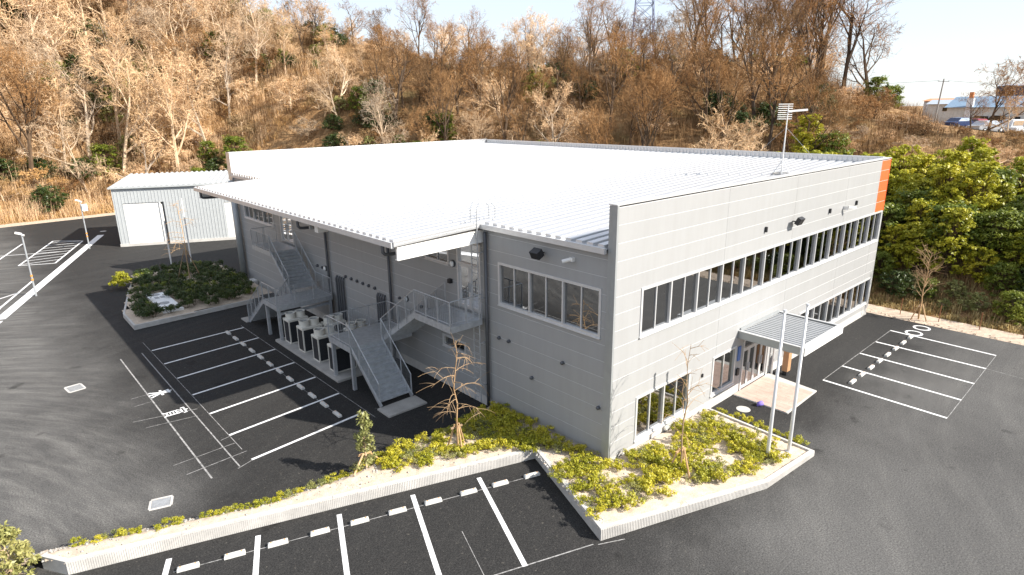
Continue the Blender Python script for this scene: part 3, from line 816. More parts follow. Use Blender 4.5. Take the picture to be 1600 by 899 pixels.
for k in range(16):
    x0 = CX0 + 0.12 + k * 0.235
    MB().add([(x0, -0.07, 3.10), (x0 + 0.07, -0.07, 3.10), (x0 + 0.10, -0.07, 3.17), (x0 + 0.2, -0.07, 3.17), (x0 + 0.233, -0.07, 3.10),
              (x0, CY + 0.2, 3.07), (x0 + 0.07, CY + 0.2, 3.07), (x0 + 0.10, CY + 0.2, 3.14), (x0 + 0.2, CY + 0.2, 3.14), (x0 + 0.233, CY + 0.2, 3.07)],
             [(0, 5, 6, 1), (1, 6, 7, 2), (2, 7, 8, 3), (3, 8, 9, 4)]).build('roof_sheet', canopy_m, can)
m = MB(); m.tube([(12.55, -0.14, 0), (12.55, -0.14, 2.9)], 0.05, 8); m.build('downpipe', alu, can)
pad = empty('entrance_pad', (0, 0, 0))
tag(pad, 'beige tiled doorstep slab under the entrance canopy', kind='structure')
PQ = [(9.02, -0.02), (9.05, -2.56), (12.2, -2.5), (12.5, -0.02)]
MB().prism(PQ[::1], -0.02, 0.055).build('slab', concrete_lt, pad)
for i in range(10):
    for j in range(8):
        x0, y0 = 9.06 + i * 0.318, -2.47 + j * 0.305
        if x0 + 0.312 > 12.22: continue
        MB().box(x0, x0 + 0.311, y0, y0 + 0.299, 0.056, 0.066 + 0.001 * ((i * 7 + j * 3) % 3)).build('paving_tile', tile_m, pad)

# ------------------------------------------------------------------ steel stairs on the shaded side
def railing(root, pts, h=1.08, post_gap=1.0, skip=0):
    """guard rail along a polyline of floor points"""
    for si, (a, b) in enumerate(zip(pts, pts[1:])):
        a = Vector(a); b = Vector(b); L = (b - a).length
        up = Vector((0, 0, h))
        MB().tube([a + up, b + up], 0.024, 6).build('handrail', steel_galv, root)
        MB().tube([a + up * 0.12, b + up * 0.12], 0.014, 5).build('lower_rail', steel_galv, root)
        n = max(1, round(L / post_gap))
        for k in range(skip if si == 0 else 1, n + 1):
            p = a.lerp(b, k / n)
            MB().bar(p - Vector((0, 0, 0.12)), p + up, 0.045, 0.045).build('post', steel_galv, root)
        m = MB(); n = max(2, int(L / 0.125))
        for k in range(1, n):
            p = a.lerp(b, k / n); m.tube([p + up * 0.12, p + up], 0.0075, 3, False)
        tag(m.build('baluster_infill', steel_galv, root), kind='stuff')

def staircase(y_up0, y_up1, y_mid0, y_mid1, s, zu, zm, y_bot, label):
    """s = +1: first flight runs towards +y; landing y_up0..y_up1, half landing y_mid0..y_mid1"""
    root = empty('steel_staircase', (0, 0, 0)); tag(root, label, 'staircase')
    XI, XM, XO = -0.30, -1.95, -3.65
    def deck(x0, x1, y0, y1, z):
        d = MB().box(x0, x1, y0, y1, z - 0.05, z).build('landing', steel_galv, root)
        MB().box(x0 - 0.04, x0 - 0.001, y0, y1, z - 0.27, z + 0.03).build('edge_beam', steel_galv, d)
        MB().box(x1 + 0.001, x1 + 0.04, y0, y1, z - 0.27, z + 0.03).build('edge_beam', steel_galv, d)
        MB().box(x0, x1, y0 - 0.04, y0 - 0.001, z - 0.27, z - 0.004).build('end_beam', steel_galv, d)
        MB().box(x0, x1, y1 + 0.001, y1 + 0.04, z - 0.27, z - 0.004).build('end_beam', steel_galv, d)
    ya, yb = sorted((y_up0, y_up1)); yc, yd = sorted((y_mid0, y_mid1))
    deck(XM, XI, ya, yb, zu); deck(XO, XI, yc, yd, zm)
    def flight(x0, x1, y0, z0, y1, z1, n):
        for k in range(1, n):
            t = k / n; y = y0 + (y1 - y0) * t; z = z0 + (z1 - z0) * t; g = (y1 - y0) / n
            m = MB(); ylo, yhi = sorted((y - g * 1.08, y)); m.box(x0, x1, ylo, yhi, z - 0.04, z)
            m.box(x0, x1, min(y - g, y - g * 0.98), max(y - g, y - g * 0.98), z, z - (z1 - z0) / n - 0.04) if False else None
            m.build('tread', steel_galv, root)
            r = MB(); r.box(x0, x1, y - g - 0.006, y - g + 0.006, z + 0.001, z - (z1 - z0) / n - 0.045); r.build('riser', steel_galv, root)
        for x in (x0 - 0.03, x1 + 0.03):
            m = MB(); m.bar((x, y0, z0 - 0.05), (x, y1, z1 + 0.02), 0.04, 0.26, up=(0, 0, 1)); m.build('stringer', steel_galv, root)
    flight(XM + 0.05, XI - 0.05, y_up1, zu, y_mid0, zm, 12)
    flight(XO + 0.05, XM - 0.08, y_mid0, zm, y_bot, 0.05, 12)
    MB().box(XO - 0.2, XM + 0.1, min(y_bot, y_bot - s * 1.0), max(y_bot, y_bot - s * 1.0), -0.02, 0.07).build('base_slab', concrete, root)
    # supports
    for x, y in ((XO + 0.1, y_mid1 - s * 0.12), (XI - 0.1, y_mid1 - s * 0.12), (XO + 0.1, y_mid0 + s * 0.15)):
        MB().box(x - 0.08, x + 0.08, y - 0.08, y + 0.08, -0.02, zm - 0.28).build('support_post', steel_galv, root)
    MB().bar((XI - 0.1, y_mid1 - s * 0.12, zm - 0.5), (XO + 0.1, y_mid1 - s * 0.12, zm - 0.5), 0.1, 0.14).build('cross_beam', steel_galv, root)
    # guards
    railing(root, [(XM - 0.02, y_up1, zu), (XM - 0.02, y_up0, zu), (XI, y_up0, zu)])
    railing(root, [(XM - 0.02, y_up1, zu), (XM - 0.02, y_mid0 - s * 0.06, zm + 0.03)], skip=1)
    railing(root, [(XI, y_up1, zu), (XI, y_mid0, zm), (XI, y_mid1, zm), (XO - 0.02, y_mid1, zm), (XO - 0.02, y_mid0, zm), (XO - 0.02, y_bot + s * 0.02, 0.12)])
    railing(root, [(XM - 0.05, y_mid0 - s * 0.02, zm), (XM - 0.05, y_bot + s * 0.02, 0.12)])
    return root
staircase(6.9, 9.5, 12.55, 14.75, 1, 4.3, 2.22, 10.1, 'galvanised steel double-flight stair beside the air conditioning units, nearer the viewer')
staircase(28.95, 25.85, 23.3, 21.25, -1, 4.36, 2.2, 26.3, 'galvanised steel double-flight stair at the far end of the shaded wall')

# ------------------------------------------------------------------ outdoor air-conditioning units
m = MB(); m.bbox(-3.8, -0.55, 13.95, 21.75, -0.05, 0.13, 0.015)
tag(m.build('concrete_pad', concrete), 'low concrete plinth carrying the condenser units', kind='structure')
ac_body = simple('condenser_cream', (0.62, 0.60, 0.54), 0.5, 0, 0.06)
ac_fin = NT('condenser_fin')
_wv = ac_fin.n('ShaderNodeTexWave'); _wv.inputs['Scale'].default_value = 22; _wv.bands_direction = 'Z'
ac_fin.l(ac_fin.geo(), _wv.inputs['Vector'])
ac_fin.base(ac_fin.ramp(_wv.outputs[0], [(0.3, (0.018, 0.02, 0.024)), (0.7, (0.05, 0.053, 0.06))])).set(0.6, 0.3, 0.4)
ac_fin = ac_fin.m
def condenser():
    r = empty('condenser_unit')
    LX, LY, H = 1.16, 0.76, 1.42
    m = MB()
    for x in (0, LX - 0.06):
        for y in (0, LY - 0.06): m.box(x, x + 0.06, y, y + 0.06, 0.06, H - 0.13)
    m.box(0, LX, 0, LY, 0.0, 0.058); m.build('frame', ac_body, r)
    m = MB(); m.bbox(-0.01, LX + 0.01, -0.01, LY + 0.01, H - 0.128, H, 0.02); m.build('top_plate', ac_body, r)
    for a in ((0.062, LX - 0.062, 0.018, 0.03), (0.062, LX - 0.062, LY - 0.03, LY - 0.018)):
        MB().box(a[0], a[1], a[2], a[3], 0.07, H - 0.14).build('coil_panel', ac_fin, r)
    for a in ((0.018, 0.03), (LX - 0.03, LX - 0.018)):
        MB().box(a[0], a[1], 0.062, LY - 0.062, 0.07, H - 0.14).build('coil_panel', ac_fin, r)
    for cx in (0.29, 0.87):
        c = (cx, LY / 2)
        k = MB().ring(c, 0.225, 0.265, H + 0.002, H + 0.30, 24).ring(c, 0.225, 0.285, H + 0.301, H + 0.325, 24).build('fan_shroud', ac_body, r)
        m = MB().disc((cx, LY / 2, H + 0.03), 0.224, 20); m.build('fan_well', black_m, k)
        m = MB()
        for a in range(5):
            t = a * 2 * math.pi / 5; d = Vector((math.cos(t), math.sin(t), 0)); n_ = Vector((-d.y, d.x, 0)); o = Vector((cx, LY / 2, H + 0.16))
            m.quad(o + d * 0.05 - n_ * 0.03 + Vector((0, 0, 0.03)), o + d * 0.05 + n_ * 0.03 - Vector((0, 0, 0.03)), o + d * 0.20 + n_ * 0.09 - Vector((0, 0, 0.04)), o + d * 0.20 - n_ * 0.09 + Vector((0, 0, 0.04)))
        m.tube([(cx, LY / 2, H + 0.05), (cx, LY / 2, H + 0.22)], 0.05, 8); m.build('fan', ac_fin, k)
        m = MB()
        for a in range(8):
            t = a * math.pi / 8; d = Vector((math.cos(t), math.sin(t), 0)) * 0.225; o = Vector((cx, LY / 2, H + 0.305)); m.tube([o - d, o + d], 0.004, 3, False)
        tag(m.build('fan_guard', steel_galv, k), kind='stuff')
    return r
AC = [(-3.45, 20.35, 'farthest'), (-3.45, 18.52, 'second farthest'), (-3.45, 16.66, 'second nearest'), (-3.45, 14.78, 'nearest')]
proto = condenser()
for i, (x, y, wd) in enumerate(AC):
    o = proto if i == 0 else copy_tree(proto)
    o.location = (x, y, 0.13)
    tag(o, 'cream condenser unit with two fan collars, %s of the front row on the pad' % wd if i < 3 else 'cream condenser unit half hidden under the half landing of the near stair', 'condenser', 'condenser units on the concrete pad')
for x, y, wd in ((-2.2, 18.15, 'cream condenser unit in the back row, behind the second farthest front unit'), (-1.75, 16.35, 'cream condenser unit in the back row, close behind the stair half landing')):
    o = copy_tree(proto); o.location = (x, y, 0.13); tag(o, wd, 'condenser', 'condenser units on the concrete pad')

# ------------------------------------------------------------------ wheel stops
stop_m = mat_concrete('wheel_stop_concrete', (0.60, 0.59, 0.56), 3)
refl_m = simple('reflector_amber', (0.75, 0.30, 0.05), 0.3)
def wheel_stop():
    r = empty('wheel_stop')
    L, W, H, b = 0.30, 0.085, 0.115, 0.025
    v = []
    for z, i in ((0, 0), (H - b, 0.012), (H, 0.045)):
        v += [(-L + i, -W + i, z), (L - i, -W + i, z), (L - i, W - i, z), (-L + i, W - i, z)]
    fs = [(3, 2, 1, 0), (8, 9, 10, 11)] + [(l + k, l + (k + 1) % 4, l + 4 + (k + 1) % 4, l + 4 + k) for l in (0, 4) for k in range(4)]
    MB().add(v, fs).build('block', stop_m, r)
    for s in (-1, 1):
        MB().box(s * 0.2 - 0.02, s * 0.2 + 0.02, -0.02, 0.02, H + 0.0005, H + 0.006).build('reflector', refl_m, r)
    return r
ws = wheel_stop(); first = [True]
def place_stop(x, y, rz, label, group):
    o = ws if first[0] else copy_tree(ws)
    first[0] = False
    o.location = (x, y, 0.001); o.rotation_euler = (0, 0, rz); tag(o, label, 'wheel stop', group)
for k, y in enumerate([10.93, 12.2, 13.47, 14.73, 16.0, 17.31, 18.58, 19.88, 21.18, 22.54, 23.78, 25.08]):
    place_stop(-5.37, y, math.pi / 2, 'pale concrete wheel stop in the row before the condensers, %s from the near end' % ORD[k], 'wheel stops in the bays beside the shaded wall')
la = math.atan2(LD.y, LD.x)
for k, (x, y) in enumerate([(-2.35, 1.68), (-3.54, 2.08), (-4.68, 2.46), (-5.9, 2.86), (-7.08, 3.25), (-8.27, 3.64), (-9.46, 4.03), (-10.66, 4.42), (-11.83, 4.81), (-13.03, 5.2)]):
    place_stop(x, y, la, 'pale concrete wheel stop below the ribbed kerb wall, %s from the planted corner' % ORD[k], 'wheel stops in the bays below the kerb wall')
for k, x in enumerate([14.5, 15.73, 16.95, 18.18, 19.4, 20.68, 21.93, 23.22]):
    place_stop(x, -3.25, 0, 'sunlit wheel stop in the bays right of the entrance, %s from the entrance' % ORD[k], 'wheel stops in the bays right of the entrance')

# ------------------------------------------------------------------ planted beds with ribbed kerb walls
def kerb_wall(root, a, b, ha, hb, th=0.14, block=1.5, ribs=True):
    a = Vector((*a, 0)); b = Vector((*b, 0)); L = (b - a).length; d = (b - a) / L; n = Vector((d.y, -d.x, 0))   # outer side to the right of a->b
    nb = max(1, round(L / block))
    for k in range(nb):
        p = a + d * (L * k / nb + 0.004); q = a + d * (L * (k + 1) / nb - 0.004)
        h0 = ha + (hb - ha) * k / nb; h1 = ha + (hb - ha) * (k + 1) / nb
        poly = [(p.x, p.y), (q.x, q.y), (q.x - n.x * th, q.y - n.y * th), (p.x - n.x * th, p.y - n.y * th)]
        MB().prism(poly[::-1] if (d.x * (-n.y) - d.y * (-n.x)) < 0 else poly, -0.05, [h0, h1, h1, h0]).build('kerb_block', concrete_lt, root)
    if ribs:
        m = MB(); nr = int(L / 0.06)
        for k in range(nr):
            t = (k + 0.5) / nr; p = a + d * L * t + n * 0.006; h = ha + (hb - ha) * t - 0.05
            m.bar(p + Vector((0, 0, 0.02)), p + Vector((0, 0, h)), 0.036, 0.012, up=n)
        tag(m.build('ribbed_face', concrete_lt, root), kind='stuff')

def soil(root_name, poly, zf, label, step=0.13, mat=None):
    xs = [p[0] for p in poly]; ys = [p[1] for p in poly]
    nx = int((max(xs) - min(xs)) / step) + 2; ny = int((max(ys) - min(ys)) / step) + 2
    def inside(x, y):
        c = False
        for (ax, ay), (bx, by) in zip(poly, poly[1:] + poly[:1]):
            if (ay > y) != (by > y) and x < (bx - ax) * (y - ay) / (by - ay) + ax: c = not c
        return c
    rnd = random.Random(3)
    V = []; ids = {}
    m = MB()
    for i in range(nx):
        for j in range(ny):
            x, y = min(xs) + i * step, min(ys) + j * step
            if inside(x + step / 2, y + step / 2):
                q = []
                for di, dj in ((0, 0), (1, 0), (1, 1), (0, 1)):
                    k = (i + di, j + dj)
                    if k not in ids:
                        X, Y_ = min(xs) + k[0] * step, min(ys) + k[1] * step
                        ids[k] = len(m.v); m.v.append((X, Y_, zf(X, Y_) + rnd.uniform(-0.02, 0.025)))
                    q.append(ids[k])
                m.f.append(tuple(q))
    o = m.build(root_name, mat or soil_m, smooth=True)
    tag(o, label, kind='structure')
    return o

bed = empty('kerb_wall', (0, 0, 0)); tag(bed, 'ribbed pale concrete kerb wall edging the front planted bed', 'kerb wall')
kerb_wall(bed, (-1.44, 2.44), (-3.23, -2.29), 0.43, 0.45)
kerb_wall(bed, (-3.23, -2.29), (3.16, -4.51), 0.45, 0.31)
kerb_wall(bed, (3.16, -4.51), (6.47, -4.75), 0.31, 0.24)
kerb_wall(bed, (6.47, -4.75), (6.72, -0.15), 0.24, 0.22, 0.11, 1.5, False)
bed2 = empty('kerb_wall', (0, 0, 0)); tag(bed2, 'long ribbed pale concrete kerb wall above the near parking bays', 'kerb wall')
kerb_wall(bed2, (-15.7, 7.30), (-1.44, 2.44), 0.46, 0.42)
kerb_wall(bed2, (-16.2, 8.1), (-15.7, 7.30), 0.46, 0.46, 0.14, 1.0, False)
def front_z(x, y): return max(0.12, 0.40 - 0.026 * (x + 3)) + 0.10 * math.exp(-((x - 1.5) ** 2 + (y + 1.6) ** 2) / 3)
soil('bed_soil', [(-1.48, 2.45), (-3.20, -2.24), (3.14, -4.47), (6.44, -4.71), (6.69, -0.05), (-0.0, -0.05), (0.0, 6.3), (-1.5, 6.3)], lambda x, y: 0.38 if x < 0 else front_z(x, y), 'sandy soil of the front planted bed')
BACK = [(-17.6, 9.4), (-15.75, 8.85), (-10.5, 6.85), (-7.4, 6.35), (-5.0, 6.65), (-3.3, 6.45), (-1.5, 6.35)]
def strip_z(x, y):
    for (ax, ay), (bx, by) in zip(BACK, BACK[1:]):
        if ax <= x <= bx: yb = ay + (by - ay) * (x - ax) / (bx - ax); break
    else: yb = 9.2 if x < -17 else 6.35
    return 0.03 + 0.36 * max(0.0, min(1.0, (yb - y) / 0.75))
soil('strip_soil', [(-18.2, 8.2), (-16.2, 8.05), (-15.66, 7.34), (-1.5, 2.50), (-1.5, 6.35), (-3.3, 6.45), (-5.0, 6.65), (-7.4, 6.35), (-10.5, 6.85), (-15.75, 8.85), (-17.6, 9.4)], strip_z, 'sandy soil of the narrow planted strip')
isl = empty('kerb_wall', (0, 0, 0)); tag(isl, 'low grey kerb around the shaded planted island', 'kerb wall')
ISL = [(-9.40, 33.0), (-9.42, 29.75), (-2.0, 30.25), (-0.35, 31.0), (-0.1, 43.6), (-6.6, 43.9), (-8.1, 38.3)]
kerb_wall(isl, ISL[0], ISL[1], 0.28, 0.30, 0.12, 1.6, False); kerb_wall(isl, ISL[1], ISL[2], 0.30, 0.28, 0.12, 1.6, False)
kerb_wall(isl, ISL[6], ISL[0], 0.26, 0.28, 0.12, 1.6, False); kerb_wall(isl, ISL[5], ISL[6], 0.24, 0.26, 0.12, 1.6, False)
soil('island_soil', [(-9.28, 33.0), (-9.3, 29.87), (-2.0, 30.37), (-0.4, 31.0), (-0.4, 43.5), (-6.6, 43.8), (-8.0, 38.3)], lambda x, y: 0.26, 'soil of the shaded planted island', 0.5)
tank = empty('tank_cover_slab', (-6.8, 33.7, 0.27), 0.0)
tag(tank, 'white concrete slab with round covers in the shaded island', 'slab')
MB().bbox(-0.62, 0.62, -2.55, 2.45, -0.1, 0.16, 0.02).build('slab', simple('white_concrete', (0.80, 0.80, 0.79), 0.7, 0, 0.05), tank)
cover_m = simple('cover_grey', (0.33, 0.34, 0.36), 0.6)
for cx, cy in ((-0.1, 2.0), (-0.1, -0.6), (-0.05, -2.0)):
    MB().ring((cx, cy), 0.0, 0.33, 0.161, 0.185, 24).build('round_cover', cover_m, tank)
for cx in (-0.15, 0.2):
    MB().box(cx - 0.14, cx + 0.14, 0.85, 1.35, 0.161, 0.18).build('square_cover', cover_m, tank)

# ------------------------------------------------------------------ poles
def flagpole(x, y, z0, ztop, label):
    r = empty('flagpole', (x, y, z0)); tag(r, label, 'flagpole', 'flagpoles in the planted bed')
    h = ztop - z0
    MB().tube([(0, 0, -0.1), (0, 0, 0.02), (0, 0, h)], [0.075, 0.072, 0.045], 12).build('pole', alu, r, smooth=True)
    MB().tube([(0, 0, h), (0, 0, h + 0.05)], [0.075, 0.06], 10).build('cap', alu, r)
    MB().tube([(0, 0, 0.0), (0, 0, 0.06)], 0.13, 12).build('base_collar', alu, r)
    m = MB(); m.bar((0.05, 0, 1.1), (0.10, 0, 1.1), 0.03, 0.12); m.build('cleat', alu_dk, r)
    MB().tube([(0.085, 0, 1.1), (0.055, 0, h - 0.03)], 0.006, 3).build('halyard', white_paint, r)
    return r
flagpole(4.75, -3.72, 0.15, 6.02, 'slim silver flagpole in the planted bed, farther from the entrance')
flagpole(5.8, -4.06, 0.15, 6.08, 'slim silver flagpole in the planted bed, nearer the entrance')
def lamp_pole(x, y, h, label, box=False, head=True, bands=True):
    r = empty('camera_pole' if bands else 'thin_pole', (x, y, 0)); tag(r, label, 'pole', 'poles around the far car park')
    MB().tube([(0, 0, -0.05), (0, 0, h)], [0.065, 0.05], 8).build('pole', steel_galv if bands else white_paint, r)
    if bands:
        for z in (1.25, 1.55): MB().tube([(0, 0, z - 0.06), (0, 0, z + 0.06)], 0.08, 8).build('orange_band', refl_m, r)
    if head:
        m = MB(); m.bar((0, 0, h), (-0.35, 0.1, h + 0.12), 0.16, 0.12); m.build('lamp_head', white_paint, r)
        MB().bar((0, 0, h - 0.05), (0.12, -0.1, h - 0.12), 0.10, 0.10).build('bracket', white_paint, r)
    if box: MB().box(0.05, 0.5, -0.15, 0.12, h - 1.0, h - 0.35).build('control_box', white_paint, r)
lamp_pole(-13.05, 43.3, 4.65, 'thin grey pole with amber bands beside the thick white line')
lamp_pole(-7.2, 59.9, 4.75, 'thin grey pole with amber bands and a white box near the shed', True)
lamp_pole(-3.49, 44.9, 5.6, 'thin pale pole before the shed roller door', head=False, bands=False)
lamp_pole(-1.96, 44.7, 5.95, 'thin pale pole right behind the staked island tree', head=False, bands=False)

# entrance clutter
sb = empty('notice_stand', (13.05, -0.62, 0)); tag(sb, 'brown wooden stand on dark feet beside the entrance', 'stand')
wood = simple('stand_wood', (0.42, 0.235, 0.12), 0.6)
MB().box(-0.17, 0.17, -0.14, 0.14, 0.22, 1.25).build('body', wood, sb); MB().box(-0.14, 0.14, -0.1, 0.1, 0.0, 0.215).build('foot', black_m, sb)
MB().bbox(-0.2, 0.2, -0.17, 0.17, 1.251, 1.30, 0.01).build('top', wood, sb)
bg = MB(); 
for k in range(9):
    t = k / 8 * math.pi
bgm = MB().tube([(8.78, -1.30, 0.02), (8.86, -1.34, 0.10), (8.98, -1.40, 0.12), (9.08, -1.44, 0.05)], [0.03, 0.11, 0.12, 0.03], 8)
tag(bgm.build('cloth_bundle', simple('purple_cloth', (0.20, 0.15, 0.50), 0.9, bump=0.5), smooth=True), 'small purple cloth bundle lying beside the doorstep', 'cloth')
# rooftop aerial
aer = empty('roof_aerial', (18.3, 3.1, roof_z(18.3) + 0.15)); tag(aer, 'tall rooftop television aerial mast on a tripod foot', 'aerial')
MB().tube([(0, 0, 0), (0, 0, 3.55)], 0.03, 8).build('mast', white_paint, aer)
for a in range(4):
    t = a * math.pi / 2 + 0.5; MB().tube([(0, 0, 0.75), (0.45 * math.cos(t), 0.45 * math.sin(t), 0.0)], 0.018, 5).build('leg', steel_galv, aer)
    MB().tube([(0, 0, 2.5), (3.0 * math.cos(t), 2.2 * math.sin(t), 0.05)], 0.006, 3).build('guy_wire', steel_galv, aer)
MB().ring((0, 0), 0.38, 0.46, -0.02, 0.05, 16).build('foot_ring', concrete, aer)
rd = Vector((rt.x, rt.y, 0)).normalized(); fd_ = Vector((-rd.y, rd.x, 0))
an = MB(); an.tube([Vector((0, 0, 3.0)) , Vector((0, 0, 3.75))], 0.02, 5)
an.build('boom', white_paint, aer)
for k in range(8):
    z = 2.95 + 0.11 * k; o = -rd * 0.12
    MB().tube([o - rd * 0.42 + Vector((0, 0, z)), o + rd * 0.36 + Vector((0, 0, z))], 0.02, 5).build('element', white_paint, aer)
MB().bar(Vector((0, 0, 3.35)), rd * 1.05 + Vector((0, 0, 3.42)), 0.1, 0.10).build('side_boom', white_paint, aer)

# ------------------------------------------------------------------ shed
SA = math.atan2(54.15 - 58.57, 5.04 + 4.70)
sh = empty('storage_shed', (-4.70, 58.57, 0), SA); tag(sh, 'pale grey corrugated storage shed with a white roller door', 'shed')
SW, SD, SH = 13.5, 8.0, 5.75
shed_m = simple('shed_siding', (0.455, 0.475, 0.48), 0.5, 0.1, 0.05)
def sx_front(m, x0, x1, z0, z1): m.box(x0, x1, 0.0, 0.12, z0, z1)
m = MB()
for r in ((0, 0.78, 0.28, SH), (0.78, 4.12, 4.3, SH), (4.42, 9.95, 0.28, SH), (4.12, 4.42, 4.3, SH), (11.1, SW, 0.28, SH), (9.95, 11.1, 3.95, SH)): sx_front(m, *r)
m.box(0, 0.12, 0.121, SD, 0.28, SH); m.box(SW - 0.12, SW, 0.121, SD, 0.28, SH); m.box(0.121, SW - 0.121, SD - 0.12, SD, 0.28, SH)
m.build('wall', shed_m, sh)
m = MB()
k = 0.15
while k < SW - 0.1:
    z0 = 4.32 if (0.75 < k < 4.45) else (3.98 if 9.9 < k < 11.15 else 0.3)
    m.box(k, k + 0.06, -0.025, -0.001, z0, SH - 0.02); k += 0.3
k = 0.3
while k < SD: m.box(-0.025, -0.001, k, k + 0.06, 0.3, SH - 0.02); k += 0.3
tag(m.build('siding_ribs', shed_m, sh), kind='stuff')
m = MB(); m.box(-0.05, 4.121, -0.06, 0.15, -0.05, 0.279); m.box(4.421, SW + 0.05, -0.06, 0.15, -0.05, 0.279); m.box(-0.05, 0.15, 0.151, SD, -0.05, 0.279); m.build('plinth', concrete_lt, sh)
m = MB()
for k in range(20): m.box(0.80, 4.0, 0.06 + (0.012 if k % 2 else 0), 0.10, 0.05 + 0.212 * k, 0.05 + 0.212 * (k + 1) - 0.006)
m.build('roller_door', white_paint, sh)
MB().box(4.0, 4.12, -0.03, 0.12, 0.0, 4.3).build('door_jamb', white_paint, sh)
MB().box(4.121, 4.42, 0.25, 0.3, 0.0, 4.3).build('recess_back', steel_dk, sh)
MB().box(9.96, 11.09, 0.05, 0.1, 0.28, 3.94).build('side_door', white_paint, sh)
m = MB(); m.add([(-0.2, -0.25, SH + 0.02), (SW + 0.2, -0.25, SH + 0.02), (SW + 0.2, SD + 0.2, SH + 0.55), (-0.2, SD + 0.2, SH + 0.55), (-0.2, -0.25, SH + 0.16), (SW + 0.2, -0.25, SH + 0.16), (SW + 0.2, SD + 0.2, SH + 0.69), (-0.2, SD + 0.2, SH + 0.69)],
    [(0, 3, 2, 1), (4, 5, 6, 7), (0, 1, 5, 4), (1, 2, 6, 5), (2, 3, 7, 6), (3, 0, 4, 7)])
sroof = m.build('roof', shed_m, sh)
for k in range(27):
    x0 = -0.1 + k * 0.5
    MB().add([(x0, -0.24, SH + 0.165), (x0 + 0.07, -0.24, SH + 0.26), (x0 + 0.22, -0.24, SH + 0.26), (x0 + 0.29, -0.24, SH + 0.165), (x0, SD + 0.19, SH + 0.695), (x0 + 0.07, SD + 0.19, SH + 0.79), (x0 + 0.22, SD + 0.19, SH + 0.79), (x0 + 0.29, SD + 0.19, SH + 0.695)],
             [(0, 1, 5, 4), (1, 2, 6, 5), (2, 3, 7, 6), (0, 3, 2, 1)]).build('roof_rib', shed_m, sroof)

# ------------------------------------------------------------------ vegetation generators
def rvec(rnd): return Vector((rnd.gauss(0, 1), rnd.gauss(0, 1), rnd.gauss(0, 1))).normalized()

def blade(m, pts, w0, w1, rnd):
    """thin flat ribbon along pts"""
    d = (pts[-1] - pts[0]); r = d.cross(rvec(rnd))
    if r.length < 1e-5: return
    r.normalize(); b = len(m.v); n = len(pts)
    for i, p in enumerate(pts):
        t = i / (n - 1); wd = (w0 + (w1 - w0) * t) / 2
        m.v.append(tuple(p - r * wd)); m.v.append(tuple(p + r * wd))
    for i in range(n - 1): m.f.append((b + 2 * i, b + 2 * i + 1, b + 2 * i + 3, b + 2 * i + 2))

def bare_tree_meshes(seed, H, trunk_frac, spread, droop, mats, twigs=4, thick=1.0):
    rnd = random.Random(seed)
    wood = MB(); tw = MB()
    def grow(p, d, L, r, lev):
        nseg = (5, 4, 4, 3, 3, 2)[lev]
        pts = [p.copy()]; rad = [r]; dirs = []
        for i in range(nseg):
            trop = Vector((0, 0, (0.08, 0.10, 0.06, 0.03, 0.0 - droop * 0.3, -droop)[lev]))
            d = (d + rvec(rnd) * (0.06, 0.15, 0.20, 0.24, 0.28, 0.30)[lev] + trop).normalized()
            p = p + d * (L / nseg); pts.append(p.copy()); dirs.append(d.copy()); rad.append(r * (1 - 0.72 * (i + 1) / nseg))
        if lev <= 2: wood.tube(pts, rad, 5 if lev < 2 else 4, False)
        elif lev == 3: tw.tube(pts, [max(x, 0.006) for x in rad], 3, False)
        else: blade(tw, pts, (0.030, 0.022)[lev - 4] * thick, (0.014, 0.008)[lev - 4] * thick, rnd)
        if lev == 5: return
        kids = (rnd.randint(6, 8), rnd.randint(4, 5), rnd.randint(4, 5), 4, twigs)[lev]
        lo = (trunk_frac, 0.25, 0.2, 0.15, 0.1)[lev]
        for k in range(kids):
            t = lo + (1 - lo) * (k + rnd.random()) / kids
            f = t * nseg; i = min(nseg - 1, int(f)); q = pts[i].lerp(pts[i + 1], f - i)
            ax = dirs[i].cross(rvec(rnd))
            if ax.length < 1e-4: continue
            ax.normalize()
            ang = R_(rnd.uniform(30, 68)) * spread
            nd = Matrix.Rotation(ang, 3, ax) @ dirs[i]
            if nd.z < -0.15 and lev < 3: nd.z *= -0.4
            grow(q, nd.normalized(), L * rnd.uniform(0.46, 0.74) * (1.15 - 0.40 * t), rad[i] * rnd.uniform(0.5, 0.68), lev + 1)
    lean = Vector((rnd.uniform(-0.16, 0.16), rnd.uniform(-0.16, 0.16), 1)).normalized()
    grow(Vector((0, 0, -0.3)), lean, H * 0.66, 0.021 * H * rnd.uniform(0.8, 1.15), 0)
    return wood.mesh('trunk', mats[0]), tw.mesh('crown', mats[1])

def leaf_cloud(m, rnd, c, rx, ry, rz_, n, size, up=0.35, long=1.6):
    c = Vector(c)
    for _ in range(n):
        d = rvec(rnd); rr = rnd.random() ** 0.45
        p = c + Vector((d.x * rx, d.y * ry, d.z * rz_)) * rr
        nrm = (d * 0.7 + rvec(rnd) * 0.8 + Vector((0, 0, up))).normalized()
        a = nrm.cross(rvec(rnd))
        if a.length < 1e-4: continue
        a.normalize(); b = nrm.cross(a); s = size * rnd.uniform(0.6, 1.3)
        a = a * s * long * 0.5; b = b * s * 0.5
        k = len(m.v)
        m.v += [tuple(p - a), tuple(p + b * 0.8 - a * 0.1), tuple(p + a), tuple(p - b * 0.8 - a * 0.1)]
        m.f.append((k, k + 1, k + 2, k + 3))

